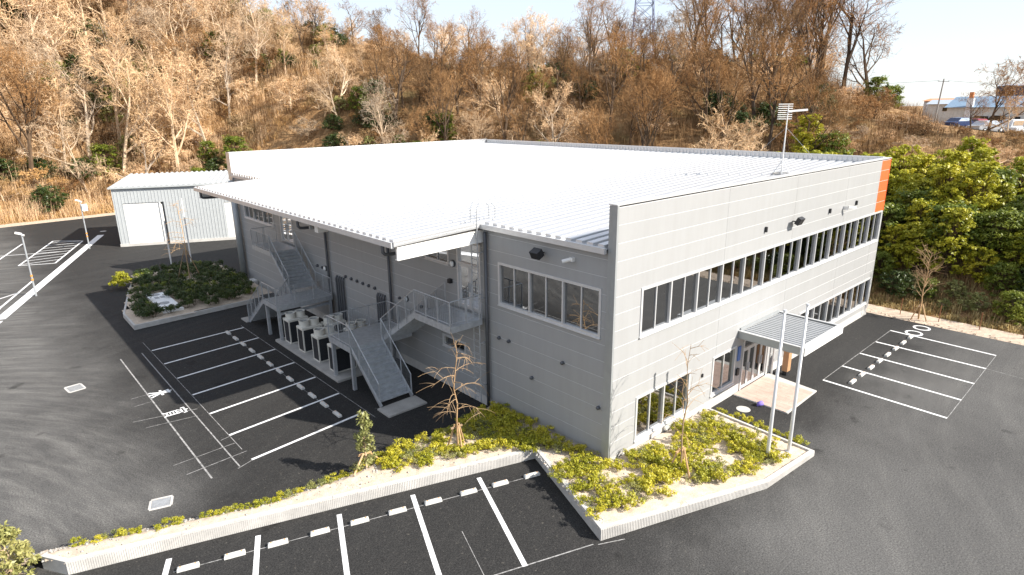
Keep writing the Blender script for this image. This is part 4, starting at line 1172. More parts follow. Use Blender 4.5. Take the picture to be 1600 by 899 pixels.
def evergreen_meshes(seed, H, W, leafmat, nclump, per, size, barkmat):
    rnd = random.Random(seed); wood = MB(); lf = MB()
    wood.tube([(0, 0, -0.3), (0.05, 0, H * 0.35), (rnd.uniform(-.2, .2), rnd.uniform(-.2, .2), H * 0.8)], [0.03 * H ** 0.8, 0.02 * H ** 0.8, 0.008], 5, False)
    for k in range(nclump):
        t = rnd.random(); a = rnd.uniform(0, 6.28)
        zc = H * (0.15 + 0.82 * t); rr = W * (0.35 + 0.65 * math.sin(math.pi * min(1, 0.22 + 0.75 * t))) * math.sqrt(rnd.random())
        c = Vector((math.cos(a) * rr, math.sin(a) * rr, zc))
        wood.tube([(0, 0, zc * 0.55), c], [0.022, 0.006], 3, False)
        s = rnd.uniform(0.3, 1.4) * W * 0.2
        leaf_cloud(lf, rnd, c + rvec(rnd) * s * 0.5, s * rnd.uniform(0.7, 1.6), s * rnd.uniform(0.7, 1.6), s * rnd.uniform(0.4, 0.9), int(per * rnd.uniform(0.6, 1.3)), size, 0.9)
    return wood.mesh('trunk', barkmat), lf.mesh('crown', leafmat)

def make_plant(name, meshes, parts=('trunk', 'crown')):
    r = empty(name)
    for n_, me in zip(parts, meshes): link(n_, me, r)
    return r

protos = {}
def place(key, name, meshes, x, y, z, rz, sc, label, cat, group, tilt=(0, 0), parts=('trunk', 'crown')):
    r = empty(name, (x, y, z)); r.rotation_euler = (tilt[0], tilt[1], rz); r.scale = (sc[0], sc[0], sc[1]) if hasattr(sc, '__len__') else (sc, sc, sc)
    for n_, me in zip(parts, meshes):
        link(n_, me, r)
    tag(r, label, cat, group)
    return r

RN = random.Random(11)
BARE = [bare_tree_meshes(20 + i, H, tf, sp, dr, mt, tw_, th) for i, (H, tf, sp, dr, mt, tw_, th) in enumerate([
    (11, 0.22, 0.95, 0.0, (bark_d, twig_d), 4, 1.1), (12.5, 0.35, 0.8, 0.0, (bark_d, twig_d), 4, 1.1), (9.5, 0.12, 1.0, 0.05, (bark_d, twig_d), 4, 1.2), (13, 0.2, 0.75, 0.0, (bark_d, twig_d), 4, 1.1),
    (10, 0.2, 1.0, 0.08, (bark_l, twig_l), 5, 1.5), (12, 0.3, 0.85, 0.0, (bark_l, twig_l), 5, 1.4), (9, 0.10, 1.1, 0.2, (bark_l, twig_l), 5, 1.6), (11, 0.3, 0.95, 0.05, (bark_l, twig_l), 5, 1.4)])]
THICK = [bare_tree_meshes(60 + i, H, 0.08, 1.25, dr, mt, 6, 1.5) for i, (H, dr, mt) in enumerate(((4.5, 0.35, (bark_l, twig_l)), (5.5, 0.3, (bark_l, twig_l)), (4.8, 0.2, (bark_d, twig_d)), (3.6, 0.45, (bark_l, brush_m))))]
EVER = [evergreen_meshes(80, 4.2, 2.0, leaf_grn, 130, 48, 0.15, bark_d), evergreen_meshes(81, 5.0, 1.8, leaf_bam, 140, 46, 0.15, bark_d), evergreen_meshes(82, 3.4, 2.1, leaf_drk, 120, 48, 0.15, bark_d),
        evergreen_meshes(83, 2.6, 1.5, leaf_pal, 55, 45, 0.16, bark_l), evergreen_meshes(84, 6.0, 1.6, leaf_bam, 150, 46, 0.15, bark_d)]

# ------------------------------------------------------------------ wooded hill: every tree is a thing of its own
def zone(x, y):
    # words for the part of the hill a plant stands on
    az = math.degrees(math.atan2(y - CAM.y, x - CAM.x)); d = math.hypot(x - CAM.x, y - CAM.y)
    if y < 8: return 'on the right-hand slope'
    if x > 62 and y < 42: return 'on the dropping hill shoulder'
    if az > 80: return 'left of the shed' if d < 112 else 'high in the far left corner'
    if az > 72: return 'just above the shed roof' if d < 112 else 'high above the shed'
    if d > 108: return 'on the ridge above the roof'
    if az > 60: return 'behind the left half of the rear parapet'
    if az > 47: return 'behind the roof corner'
    if az > 36: return 'behind the long side parapet'
    return 'behind the roof aerial'
KIND_WORDS = ['spreading dark-barked', 'tall dark-barked', 'low-forked dark-barked', 'tall many-limbed dark', 'broad pale-barked', 'tall pale-barked', 'low drooping pale', 'open-crowned pale']
TREE_N = 0
def hill_candidates(n, x0, x1, y0, y1, mind, seed, test):
    rnd = random.Random(seed); out = []
    tries = 0
    while len(out) < n and tries < n * 60:
        tries += 1
        x, y = rnd.uniform(x0, x1), rnd.uniform(y0, y1)
        if not test(x, y): continue
        if any((x - a) ** 2 + (y - b) ** 2 < mind * mind for a, b in out): continue
        out.append((x, y))
    return out
def fdist(x, y): return float(foot_dist(np.array([x]), np.array([y]))[0])
def az_of(x, y): return math.degrees(math.atan2(y - CAM.y, x - CAM.x))
def in_view(x, y, pad=3): return 8 - pad < az_of(x, y) < 88 + pad
def hill_test(x, y):
    if not in_view(x, y): return False
    if fdist(x, y) < 4: return False
    d = math.hypot(x - CAM.x, y - CAM.y)
    if az_of(x, y) < 22: return False
    return d < 150 and not (x > 64 and y < 17)
cands = hill_candidates(212, 26, 112, 8, 125, 3.3, 5, hill_test)
cands += hill_candidates(84, -32, 26, 86, 138, 3.4, 6, hill_test)
for i, (x, y) in enumerate(cands[:298]):
    pale = (x < 30 and RN.random() < 0.8) or RN.random() < 0.2
    k = RN.choice((4, 5, 6, 7)) if pale else RN.choice((0, 1, 2, 3))
    z = zone(x, y)
    s = RN.uniform(1.05, 1.55) if x < 24 else (RN.uniform(0.95, 1.3) if x > 66 and y < 45 else (RN.uniform(0.5, 0.82) if math.hypot(x - CAM.x, y - CAM.y) > 100 else RN.uniform(0.65, 1.0)))
    place(k, 'bare_tree', BARE[k], x, y, hz(x, y) - 0.1, RN.uniform(0, 6.28), (s * RN.uniform(0.85, 1.0), s * RN.uniform(0.95, 1.25)), KIND_WORDS[k] + ' leafless tree ' + z, 'tree', 'leafless trees ' + z, (RN.uniform(-.12, .12), RN.uniform(-.12, .12)))
# the tall feathery trees on the shoulder, standing against the sky
for x, y, k, s, lab in ((80, 27, 3, 1.4, 'tall leafless tree with fanned branches against the sky, left of the shoulder group'), (84, 25, 1, 1.4, 'tall slender leafless tree in the middle of the shoulder group against the sky'), (85.5, 21.5, 0, 1.4, 'leafless tree leaning outward at the edge of the hill shoulder'), (80, 33, 3, 1.3, 'leafless tree behind the shoulder group on the hill crest')):
    place(k, 'bare_tree', BARE[k], x, y, hz(x, y) - 0.1, RN.uniform(0, 6), s, lab, 'tree', 'shoulder trees', (0.05, 0.12))
# thickets of tangled pale stems
for i, (x, y) in enumerate(hill_candidates(225, -32, 100, 8, 125, 2.4, 8, lambda x, y: in_view(x, y) and 2.0 < fdist(x, y) < 46 and not (x > 62 and y < 16))):
    k = i % len(THICK); s = RN.uniform(0.55, 1.15) * (1.25 if x < 26 else 1.0)
    z = zone(x, y)
    place(k, 'tangled_shrub', THICK[k], x, y, hz(x, y) - 0.1, RN.uniform(0, 6.28), (s * 1.1, s * 0.8), ('tangled leafless shrub of drooping pale stems %s', 'rounded pale leafless thicket %s', 'dark leafless thicket %s', 'low golden leafless shrub %s')[k] % z, 'shrub', 'tangled shrubs ' + z)
# evergreen shrubs on the hill
for i, (x, y) in enumerate(hill_candidates(150, -32, 100, 10, 125, 2.2, 9, lambda x, y: in_view(x, y) and fdist(x, y) > 2.0 and math.hypot(x - CAM.x, y - CAM.y) < 135 and (math.sin(x * 0.23 + 1) + math.sin(y * 0.19 + x * 0.07) > 0.35 or fdist(x, y) < 11) and not (x > 62 and y < 18))):
    k = RN.choice((2, 2, 0, 2, 0, 3)) if x > 26 else RN.choice((2, 0, 2, 3, 0)); s = RN.uniform(0.4, 1.05) * (1.2 if x < 26 else 1.0)
    z = zone(x, y)
    place(k, 'evergreen_shrub', EVER[k], x, y, hz(x, y) - 0.2, RN.uniform(0, 6.28), s, '%s evergreen shrub among leafless trees %s' % (('mid-green', 'yellow-green', 'dark green', 'pale green')[k], z), 'shrub', 'evergreen shrubs ' + z)
# the green bank right of the building
def bank_test(x, y):
    return fdist(x, y) > 1.9 and in_view(x, y, 25)
bank = hill_candidates(185, 29, 50, -24, 18, 1.35, 12, lambda x, y: bank_test(x, y) and y < 13 and x < (43.5 if y > -5 else 39.5) + 0.2 * max(0, y))
for i, (x, y) in enumerate(bank):
    up = (x - 30) / 22
    k = RN.choice((3, 3, 0, 3, 2)) if x < 31.5 else RN.choice(((1, 4, 1, 0, 4) if y > -3 else (0, 1, 2, 1, 0, 0)) if x < 38 else (1, 4, 1, 4, 0))
    s = RN.uniform(0.55, 1.0) * (0.55 if x < 31.5 else (0.85 if x < 33.5 else (1.0 if x > 40 else 1.1)))
    nm = ('broadleaf green bush', 'yellow-green bamboo clump', 'dark evergreen bush', 'pale green low bush', 'tall yellow-green bamboo clump')[k]
    where = 'at the slope foot' if x < 33.5 else ('half way up the right slope' if x < 42 else 'high on the right slope')
    where += ', near the orange-edged corner' if y > 5 else (', above the staked verge tree' if y > -4 else ', towards the picture edge')
    place(k, 'bank_bush', EVER[k], x, y, hz(x, y) - 0.15, RN.uniform(0, 6.28), s, nm + ' ' + where, 'bush', 'bushes ' + where)
for i, (x, y) in enumerate(hill_candidates(75, 40, 64, -22, 14, 1.5, 14, lambda x, y: bank_test(x, y) and x > (43 if y > -5 else 39) + 0.2 * max(0, y))):
    k = i % len(THICK); s = RN.uniform(0.45, 0.8)
    place(k, 'tangled_shrub', THICK[k], x, y, hz(x, y) - 0.1, RN.uniform(0, 6.28), (s * 1.15, s * 0.6), ('pale drooping', 'rounded pale', 'dark', 'low golden')[k] + ' bramble thicket on the upper right slope ' + ('below the utility pole' if y > 6 else ('below the forked tree' if y > 0 else 'towards the picture edge')), 'shrub', 'bramble thickets on the upper slope')

# dry undergrowth, grass and leaf litter nobody could count
def scatter(name, mat, n, test, xr, yr, hgt, nb, wid, seed, label, droop=0.5, spreadr=0.5):
    rs = np.random.RandomState(seed)
    X = rs.uniform(xr[0], xr[1], n * 5); Y = rs.uniform(yr[0], yr[1], n * 5)
    ok = test(X, Y); X = X[ok][:n]; Y = Y[ok][:n]
    Z = height(X, Y)
    N = len(X)
    s = rs.uniform(0.5, 1.3, (N, 1)) * hgt
    az = rs.uniform(0, 6.28, (N, nb)); out = rs.uniform(0.1, 1.0, (N, nb)) * spreadr
    h = s * rs.uniform(0.5, 1.1, (N, nb))
    bx = X[:, None] + rs.normal(0, 0.22, (N, nb)) * s; by = Y[:, None] + rs.normal(0, 0.22, (N, nb)) * s; bz = np.repeat(Z[:, None] - 0.05, nb, 1)
    dx, dy = np.cos(az), np.sin(az)
    wx, wy = -dy * wid, dx * wid
    def ring(t, hh):
        return bx + dx * out * s * t, by + dy * out * s * t, bz + h * hh
    p0 = ring(0, 0); p1 = ring(0.45, 0.75); p2 = ring(1.0, 1.0 - droop * 0.5)
    V = np.stack([np.stack([p0[0] - wx, p0[1] - wy, p0[2]], -1), np.stack([p0[0] + wx, p0[1] + wy, p0[2]], -1),
                  np.stack([p1[0] + wx * .8, p1[1] + wy * .8, p1[2]], -1), np.stack([p1[0] - wx * .8, p1[1] - wy * .8, p1[2]], -1),
                  np.stack([p2[0] + wx * .2, p2[1] + wy * .2, p2[2]], -1), np.stack([p2[0] - wx * .2, p2[1] - wy * .2, p2[2]], -1)], 2).reshape(-1, 3)
    K = N * nb; b = (np.arange(K) * 6)[:, None]
    F = np.concatenate([b + np.array([[0, 1, 2, 3]]), b + np.array([[3, 2, 4, 5]])], 1).reshape(-1, 4)
    o = link(name, np_mesh(name, V, F, mat)); tag(o, label, kind='stuff'); return o
def t_hill(X, Y):
    a = np.degrees(np.arctan2(Y - CAM.y, X - CAM.x)); d = np.hypot(X - CAM.x, Y - CAM.y)
    return (foot_dist(X, Y) > 0.8) & (a > 4) & (a < 93) & (d < 138) & ~((X > 66) & (Y < 15))
scatter('dry_undergrowth', brush_m, 9500, t_hill, (27, 105), (-8, 125), 0.9, 15, 0.014, 31, 'dry brown undergrowth covering the wooded hillside')
scatter('dry_undergrowth', brush_m, 5200, t_hill, (-32, 30), (80, 140), 0.9, 16, 0.015, 32, 'dry tan undergrowth on the sunny bank beyond the shed')
scatter('brushwood', twig_d, 3600, t_hill, (27, 100), (8, 118), 2.3, 24, 0.011, 51, 'brown twiggy brushwood between the trees on the hillside', 0.1, 0.55)
scatter('brushwood', twig_l, 2100, t_hill, (-32, 30), (82, 135), 2.6, 24, 0.012, 52, 'pale twiggy brushwood on the sunny bank beyond the shed', 0.1, 0.6)
def t_foot(X, Y):
    d = foot_dist(X, Y); return (d > 0.4) & (d < 8)
scatter('dry_grass', mat_bark('dry_grass', (0.36, 0.29, 0.13), (0.56, 0.46, 0.24), 0.5), 2600, t_foot, (27, 36), (-26, 16), 0.55, 16, 0.016, 33, 'dry grass and weeds along the foot of the right slope')
scatter('dry_grass', mat_bark('bank_grass', (0.40, 0.27, 0.14), (0.62, 0.46, 0.25), 0.5), 2200, t_foot, (-32, 12), (76, 96), 0.45, 18, 0.013, 34, 'dry grass on the bank beyond the shed')

# ------------------------------------------------------------------ planted shrubs
def low_shrub(seed, H, W, leafmat, n, size):
    rnd = random.Random(seed); lf = MB(); st = MB()
    for k in range(7):
        a = rnd.uniform(0, 6.28); rr = W * math.sqrt(rnd.random()); c = Vector((math.cos(a) * rr, math.sin(a) * rr, H * rnd.uniform(0.45, 0.9)))
        st.tube([(0, 0, -0.03), c], [0.012, 0.004], 3, False)
        leaf_cloud(lf, rnd, c, W * 0.42, W * 0.42, H * 0.28, n // 7, size, 0.5, 1.9)
    return st.mesh('stems', bark_d), lf.mesh('leaves', leafmat)
LOW = [low_shrub(200 + i, H, W, lm, n, sz) for i, (H, W, lm, n, sz) in enumerate([(0.34, 0.33, leaf_yel, 400, 0.05), (0.27, 0.32, leaf_yel, 360, 0.047), (0.42, 0.29, leaf_yel, 400, 0.052), (0.25, 0.33, leaf_pal, 260, 0.042)])]
DEN = [low_shrub(230 + i, H, W, lm, n, sz) for i, (H, W, lm, n, sz) in enumerate([(0.6, 0.55, leaf_drk, 460, 0.075), (0.72, 0.5, leaf_drk, 460, 0.075), (0.55, 0.55, leaf_grn, 460, 0.07)])]
def in_poly(poly, x, y):
    c = False
    for (ax, ay), (bx, by) in zip(poly, poly[1:] + poly[:1]):
        if (ay > y) != (by > y) and x < (bx - ax) * (y - ay) / (by - ay) + ax: c = not c
    return c
FB = [(-1.62, 2.2), (-2.85, -1.75), (3.0, -3.9), (5.9, -4.3), (6.35, -0.35), (-0.2, -0.35), (-0.25, 6.2), (-1.5, 6.2), (-2.8, 5.6), (-2.2, 3.2)]
rb = random.Random(77)
def patchy(x, y): return math.sin(x * 1.9 + y * 0.7) + math.sin(y * 2.3 - x * 0.6) + rb.uniform(-1.3, 1.3)
for i, (x, y) in enumerate(hill_candidates(205, -3, 6.4, -4.4, 6.3, 0.23, 41, lambda x, y: in_poly(FB, x, y) and patchy(x, y) > (-1.3 if x < 0 else -0.35) and (x < -0.1 or y < -0.2))):
    k = rb.choice((0, 1, 2, 0, 1, 3)); s = rb.uniform(0.75, 1.2)
    z = 0.37 if x < 0 else front_z(x, y) - 0.02
    kw = ('bushy yellow-green', 'low yellow-green', 'tall yellow-green', 'pale small-leaved')[k]
    if x > 0:
        if math.hypot(x - 1.26, y + 2.2) < 0.9: wh = 'round the staked sapling in the front bed'
        elif math.hypot(x - 5.2, y + 3.9) < 1.1: wh = 'beside the flagpole feet'
        elif y > -1.1: wh = 'under the four-pane window' if x < 5.2 else 'by the wall next to the manhole cover'
        elif y < -2.9 + 0.0 * x: wh = 'along the front kerb of the bed'
        else: wh = 'in the middle of the front bed' if x > 2.4 else 'near the wall corner in the front bed'
    else:
        wh = 'at the outer corner of the front bed' if y < 0.6 else ('in the shaded bed where the two kerb walls meet' if y < 3.4 else 'in the shaded bed below the ladder')
    place(k, 'low_shrub', LOW[k], x, y, z, rb.uniform(0, 6.28), s, kw + ' shrub ' + wh, 'shrub', 'shrubs ' + wh, parts=('stems', 'leaves'))
for i in range(7):      # edging shrubs beside the manhole
    t = i / 6; x, y = 6.95 + 0.05 * rb.random(), -0.6 - 3.4 * t
    place(0, 'low_shrub', LOW[i % 3], x, y, -0.02, rb.uniform(0, 6), rb.uniform(0.7, 0.95), 'small shrub outside the bed edge, %s from the wall' % ORD[i], 'shrub', 'shrubs outside the bed edge', parts=('stems', 'leaves'))
n_ = 0
for i in range(84):
    x = -15.6 + 14.0 * i / 83 + rb.uniform(-0.15, 0.15)
    yb = 8.75 + (6.85 - 8.75) * min(1, (x + 15.75) / 5.25) if x < -10.5 else 6.5
    yf = 7.3 + (2.44 - 7.3) * (x + 15.7) / 14.26 + 0.55
    dense = x > -6.5
    for q in range(3 if dense else 1):
        y = rb.uniform(yf + 0.15, yb - 0.15) if dense else yb - rb.uniform(0.15, 0.5)
        if y < yf - 0.1 or (not dense and rb.random() < 0.2): continue
        k = rb.choice((0, 1, 1, 3)); s = rb.uniform(0.55, 0.95) * (1.15 if dense else 0.9)
        lab = ('bushy', 'low', 'tall', 'pale')[k] + ' small shrub in the planted strip, ' + ('between sapling and bare tree' if dense else ('near the drain grating' if x > -13.5 and x < -11 else ('beyond the drain grating' if x <= -13.5 else 'left of the leafy sapling')))
        place(k, 'low_shrub', LOW[k], x, y, strip_z(x, y) - 0.02, rb.uniform(0, 6.28), s, lab, 'shrub', lab.replace('shrub', 'shrubs'), parts=('stems', 'leaves'))
IS = [(-8.75, 32.9), (-8.75, 30.6), (-2.0, 31.0), (-1.0, 31.4), (-0.8, 42.9), (-6.2, 43.1), (-7.4, 38.3)]
for i, (x, y) in enumerate(hill_candidates(120, -9.2, -0.5, 30, 43.6, 0.62, 43, lambda x, y: in_poly(IS, x, y) and not (-7.75 < x < -5.95 and 30.9 < y < 36.6) and not (-4.4 < x < -3.0 and 37.6 < y < 39.6))):
    k = rb.choice((0, 1, 2, 0, 1)); s = rb.uniform(0.8, 1.15)
    lab = ('rounded dark', 'taller dark', 'lower mid-green')[k] + ' shrub in the shaded island, ' + (('before' if y < 31.5 else 'beside') + ' the white slab' if x < -5 and y < 37 else ('round the staked tree' if math.hypot(x + 3.7, y - 38.6) < 2.2 else ('along its near kerb' if y < 33.5 else ('against the building wall' if x > -2.2 else 'at its back end'))))
    place(k, 'island_shrub', DEN[k], x, y, 0.22, rb.uniform(0, 6.28), s, lab, 'shrub', 'shrubs in the shaded island', parts=('stems', 'leaves'))

# leafless weeds and pebbles give the beds their litter
rs = np.random.RandomState(5)
def pebbles(name, pts, label, mat, s0=0.02, s1=0.06):
    V = []; F = []
    base = np.array([(1, 0, 0), (0, 1, 0), (-1, 0, 0), (0, -1, 0), (0, 0, 0.8), (0, 0, -0.8)], float); tri = np.array([(0, 1, 4), (1, 2, 4), (2, 3, 4), (3, 0, 4), (1, 0, 5), (2, 1, 5), (3, 2, 5), (0, 3, 5)])
    for i, p in enumerate(pts):
        b = base * rs.uniform(s0, s1) * rs.uniform(0.6, 1.3, (1, 3)); a = rs.uniform(0, 6.28); c, s_ = math.cos(a), math.sin(a)
        b = np.c_[b[:, 0] * c - b[:, 1] * s_, b[:, 0] * s_ + b[:, 1] * c, b[:, 2]]
        F.append(tri + 6 * i); V.append(b + np.array(p))
    tag(link(name, np_mesh(name, np.concatenate(V), np.concatenate(F), mat)), label, kind='stuff')
pts = []
for _ in range(900):
    x = rs.uniform(-16.5, -1.6)
    yf = 7.3 + (2.44 - 7.3) * (x + 15.7) / 14.26
    yb = 8.75 + (6.85 - 8.75) * min(1, (x + 15.75) / 5.25) if x < -10.5 else 6.45
    y = rs.uniform(yb - 0.45, yb + 0.1) if rs.rand() < 0.7 else rs.uniform(yf + 0.2, yb)
    pts.append((x, y, strip_z(x, y) + 0.01))
pebbles('gravel', pts, 'grey stones and gravel along the back of the planted strip', concrete, 0.015, 0.06)
pts = []
for _ in range(700):
    x, y = rs.uniform(-3, 6.4), rs.uniform(-4.5, 6)
    if in_poly(FB, x, y) and (x < 0 or y < 0): pts.append((x, y, (0.38 if x < 0 else front_z(x, y)) + 0.005))
    t = rs.rand(); x, y = -1.62 - 1.45 * t, 2.2 - 4.2 * t; pts.append((x + rs.uniform(0, 0.25), y + rs.uniform(-.2, .2), 0.39))
pebbles('gravel', pts, 'grey stones scattered in the front planted bed', concrete_lt, 0.012, 0.05)
pts = [(rs.uniform(26.2, 27.7), rs.uniform(-25, 1.2), 0.06) for _ in range(700)]
pebbles('gravel', pts, 'small stones scattered on the sandy verge', verge_m, 0.02, 0.06)

# ------------------------------------------------------------------ young staked trees
def stakes(root, h, spread, n=3, bar_h=None, a0=0.3):
    for k in range(n):
        t = a0 + k * 2 * math.pi / n
        MB().tube([(spread * math.cos(t), spread * math.sin(t), -0.1), (0.10 * math.cos(t), 0.10 * math.sin(t), h)], 0.035, 7).build('stake', stalk_m, root)
    MB().bar((-0.25, 0.08, h * 0.88), (0.25, 0.02, h * 0.88), 0.06, 0.06).build('cross_bar', stalk_m, root)
def young_tree(name, x, y, z, H, seed, nb, blen, droop, label, thick=1.0, stake=(0.9, 0.45), sub=4, low=0.3, up=0.5):
    rnd = random.Random(seed)
    r = empty(name, (x, y, z)); tag(r, label, 'tree', 'young staked trees')
    w_ = MB(); tw = MB()
    pts = [Vector((0, 0, -0.1))]
    for k in range(1, 8): pts.append(Vector((rnd.uniform(-.05, .05) * k / 3, rnd.uniform(-.05, .05) * k / 3, H * k / 7)))
    w_.tube(pts, [0.045 * thick * (1 - 0.11 * k) for k in range(8)], 7, False)
    for b in range(nb):
        t = low + (1 - low) * (b + 0.5 * rnd.random()) / nb; f = t * 7; i = min(6, int(f)); p = pts[i].lerp(pts[i + 1], f - i)
        a = rnd.uniform(0, 6.28); d = Vector((math.cos(a), math.sin(a), up * rnd.uniform(0.4, 1.4))).normalized(); L = blen * rnd.uniform(0.6, 1.15) * (1.25 - 0.6 * t)
        q = [p]; dd = d.copy()
        for k in range(6):
            dd = (dd + Vector((0, 0, -droop * (0.5 + k * 0.25))) + rvec(rnd) * 0.16).normalized(); q.append(q[-1] + dd * L / 6)
        tw.tube(q, [0.018 * thick * (1 - 0.13 * k) for k in range(7)], 5, False)
        for s_ in range(sub):
            j = rnd.randint(1, 5); e = (dd * 0.3 + rvec(rnd) * 0.9 + d * 0.5).normalized(); qq = [q[j]]
            for k in range(4):
                e = (e + Vector((0, 0, -droop * 0.9)) + rvec(rnd) * 0.12).normalized(); qq.append(qq[-1] + e * L * rnd.uniform(0.10, 0.2))
            tw.tube(qq, [0.009 * thick, 0.008 * thick, 0.006 * thick, 0.005, 0.004], 4, False)
    w_.build('trunk', stalk_m, r, smooth=True); tw.build('branches', stalk_m, r)
    if stake: stakes(r, stake[0], stake[1])
    return r
young_tree('young_tree', -3.53, 4.55, 0.36, 4.45, 3, 17, 1.35, 0.17, 'young leafless tree with curling drooping branches before the near stair', 0.95, (1.05, 0.45), 4, 0.30)
young_tree('young_tree', 1.26, -2.2, 0.38, 4.9, 9, 16, 1.0, 0.10, 'slender young leafless tree staked in the front bed by the corner', 0.75, (1.0, 0.5), 3, 0.28, 0.7)
young_tree('young_tree', -3.74, 38.7, 0.3, 6.2, 15, 14, 1.5, 0.12, 'thin staked leafless tree standing in the shaded island', 1.0, (2.4, 1.0), 4, 0.35)
young_tree('young_tree', 26.95, -2.61, 0.05, 4.3, 21, 22, 1.3, -0.02, 'young leafless tree staked on the sandy verge', 1.1, (1.0, 0.5), 5, 0.32, 1.3)
def leafy_sapling(x, y, z, H, W, seed, mat, label, n=60, per=26, size=0.07, stake=True):
    rnd = random.Random(seed); r = empty('leafy_sapling', (x, y, z)); tag(r, label, 'tree')
    st = MB(); lf = MB(); st.tube([(0, 0, -0.1), (0.03, 0.02, H * 0.5), (0.0, 0.05, H * 0.95)], [0.035, 0.025, 0.008], 6, False)
    for k in range(n):
        t = rnd.random(); a = rnd.uniform(0, 6.28); rr = W * (1.05 - 0.75 * t) * math.sqrt(rnd.random()); c = Vector((math.cos(a) * rr, math.sin(a) * rr, H * (0.14 + 0.84 * t)))
        st.tube([(0, 0, c.z * 0.8), c], [0.008, 0.003], 3, False); leaf_cloud(lf, rnd, c, 0.14, 0.14, 0.12, per, size, 0.3, 1.8)
    st.build('trunk', bark_l, r); lf.build('leaves', mat, r)
    if stake: stakes(r, 0.7, 0.8, 2)
leafy_sapling(-6.77, 5.81, 0.3, 2.3, 0.45, 4, leaf_pal, 'small leafy evergreen sapling staked in the planted strip')
leafy_sapling(-16.9, 7.95, 0.1, 1.75, 0.75, 6, leaf_pal, 'bushy leafy shrub at the left end of the kerb wall', 90, 30, 0.075, False)
leafy_sapling(-7.9, 41.2, 0.25, 1.0, 0.9, 8, leaf_yel, 'sunlit yellow-green bush at the back corner of the shaded island', 70, 30, 0.1, False)

# thin rusty posts along the verge
rust = simple('rusty_steel', (0.22, 0.09, 0.04), 0.8, 0.2, 0.25, 8)
for k, (x, y) in enumerate([(27.1, -1.55), (27.17, -3.63), (27.23, -5.67), (27.27, -7.72), (27.3, -9.8), (27.3, -11.9)]):
    r = empty('fence_post', (x, y, 0.05)); tag(r, 'thin rusty steel post on the sandy verge, %s from the building' % ORD[k], 'post', 'rusty posts along the verge')
    MB().tube([(0, 0, -0.1), (0.02, 0.01, 1.12)], 0.024, 6).build('rod', rust, r); MB().ring((0.02, 0.01), 0.018, 0.04, 0.98, 1.03, 8).build('collar', rust, r)

# ------------------------------------------------------------------ far car park and buildings
def car(x, y, rz, mat, kind, label):
    z = hz(x, y)
    r = empty('parked_car', (x, y, z), rz); tag(r, label, 'car', 'cars in the distant car park')
    if kind == 'sedan': L, W, prof = 4.5, 1.7, [(-2.25, .35), (-2.25, .85), (-1.6, .95), (-1.0, 1.42), (0.5, 1.46), (1.2, .98), (2.1, .82), (2.25, .6), (2.25, .35)]; gl = [(-1.45, .97), (-0.95, 1.36), (0.45, 1.40), (1.05, .98)]
    elif kind == 'van': L, W, prof = 3.6, 1.5, [(-1.75, .32), (-1.78, 1.2), (-1.6, 1.85), (0.75, 1.88), (1.45, 1.2), (1.75, 1.0), (1.78, .32)]; gl = [(-1.6, 1.15), (-1.5, 1.72), (0.7, 1.75), (1.3, 1.15)]
    else: L, W, prof = 3.5, 1.5, [(-1.75, .55), (-1.75, .95), (0.35, .98), (0.4, 1.75), (1.2, 1.8), (1.65, 1.1), (1.72, .4), (0.3, .4)]; gl = [(0.5, 1.12), (0.52, 1.66), (1.1, 1.68), (1.45, 1.12)]
    hw = W / 2
    m = MB(); n = len(prof)
    ins = lambda zz: 0.0 if zz < 1.0 else 0.12
    m.v = [(px, -hw + ins(pz), pz) for px, pz in prof] + [(px, hw - ins(pz), pz) for px, pz in prof]
    m.f = [tuple(range(n)), tuple(range(2 * n - 1, n - 1, -1))] + [(i, n + i, n + (i + 1) % n, (i + 1) % n) for i in range(n)]
    m.build('body', mat, r)
    for s in (-1, 1):
        g = MB(); g.add([(px, s * (hw - ins(pz) * 0.5 + 0.012), pz) for px, pz in gl], [(0, 1, 2, 3)]); g.build('side_window', glass_car, r)
    for wx in (-L * 0.29, L * 0.31):
        for s in (-1, 1):
            wl = MB().tube([(wx, s * (hw - 0.16), 0.3), (wx, s * (hw + 0.02), 0.3)], 0.3, 14).build('wheel', black_m, r)
            MB().tube([(wx, s * (hw + 0.021), 0.3), (wx, s * (hw + 0.03), 0.3)], 0.17, 10).build('rim', alu, wl)
    a, b = gl[2], gl[3]
    g = MB(); g.add([(a[0] + 0.10, -hw + 0.2, a[1] + 0.02), (b[0] + 0.14, -hw + 0.14, b[1]), (b[0] + 0.14, hw - 0.14, b[1]), (a[0] + 0.10, hw - 0.2, a[1] + 0.02)], [(0, 1, 2, 3)]); g.build('windscreen', glass_car, r)
    for s in (-1, 1): MB().box(L / 2 - 0.03, L / 2 + 0.015, s * hw * 0.7 - 0.15, s * hw * 0.7 + 0.15, 0.6, 0.75).build('headlight', white_paint, r)
cw = simple('car_white', (0.75, 0.75, 0.75), 0.3); cs_ = simple('car_silver', (0.45, 0.46, 0.48), 0.3, 0.6); cb = simple('car_navy', (0.02, 0.035, 0.10), 0.25); ck = simple('car_black', (0.02, 0.02, 0.022), 0.25); cr = simple('car_red', (0.28, 0.03, 0.05), 0.3)
ca = math.atan2(-dn.x, 0)  # cars stand side-on to the slope
SIDE = math.atan2(rt.y, rt.x) + 0.25
car(91.5, 11.6, SIDE + 0.1, cb, 'sedan', 'dark navy sedan nearest the brown bank in the distant car park')
car(84.0, 6.9, SIDE, cs_, 'sedan', 'silver sedan behind the forked bare tree in the distant car park')
car(87.5, 4.4, SIDE, cw, 'van', 'white boxy van near the right edge of the distant car park')
car(79.2, 2.3, SIDE - 0.2, cw, 'truck', 'small white pickup truck at the right edge of the distant car park')
car(104, 12.2, SIDE + 1.4, cr, 'sedan', 'dark red car farther back in the distant car park')
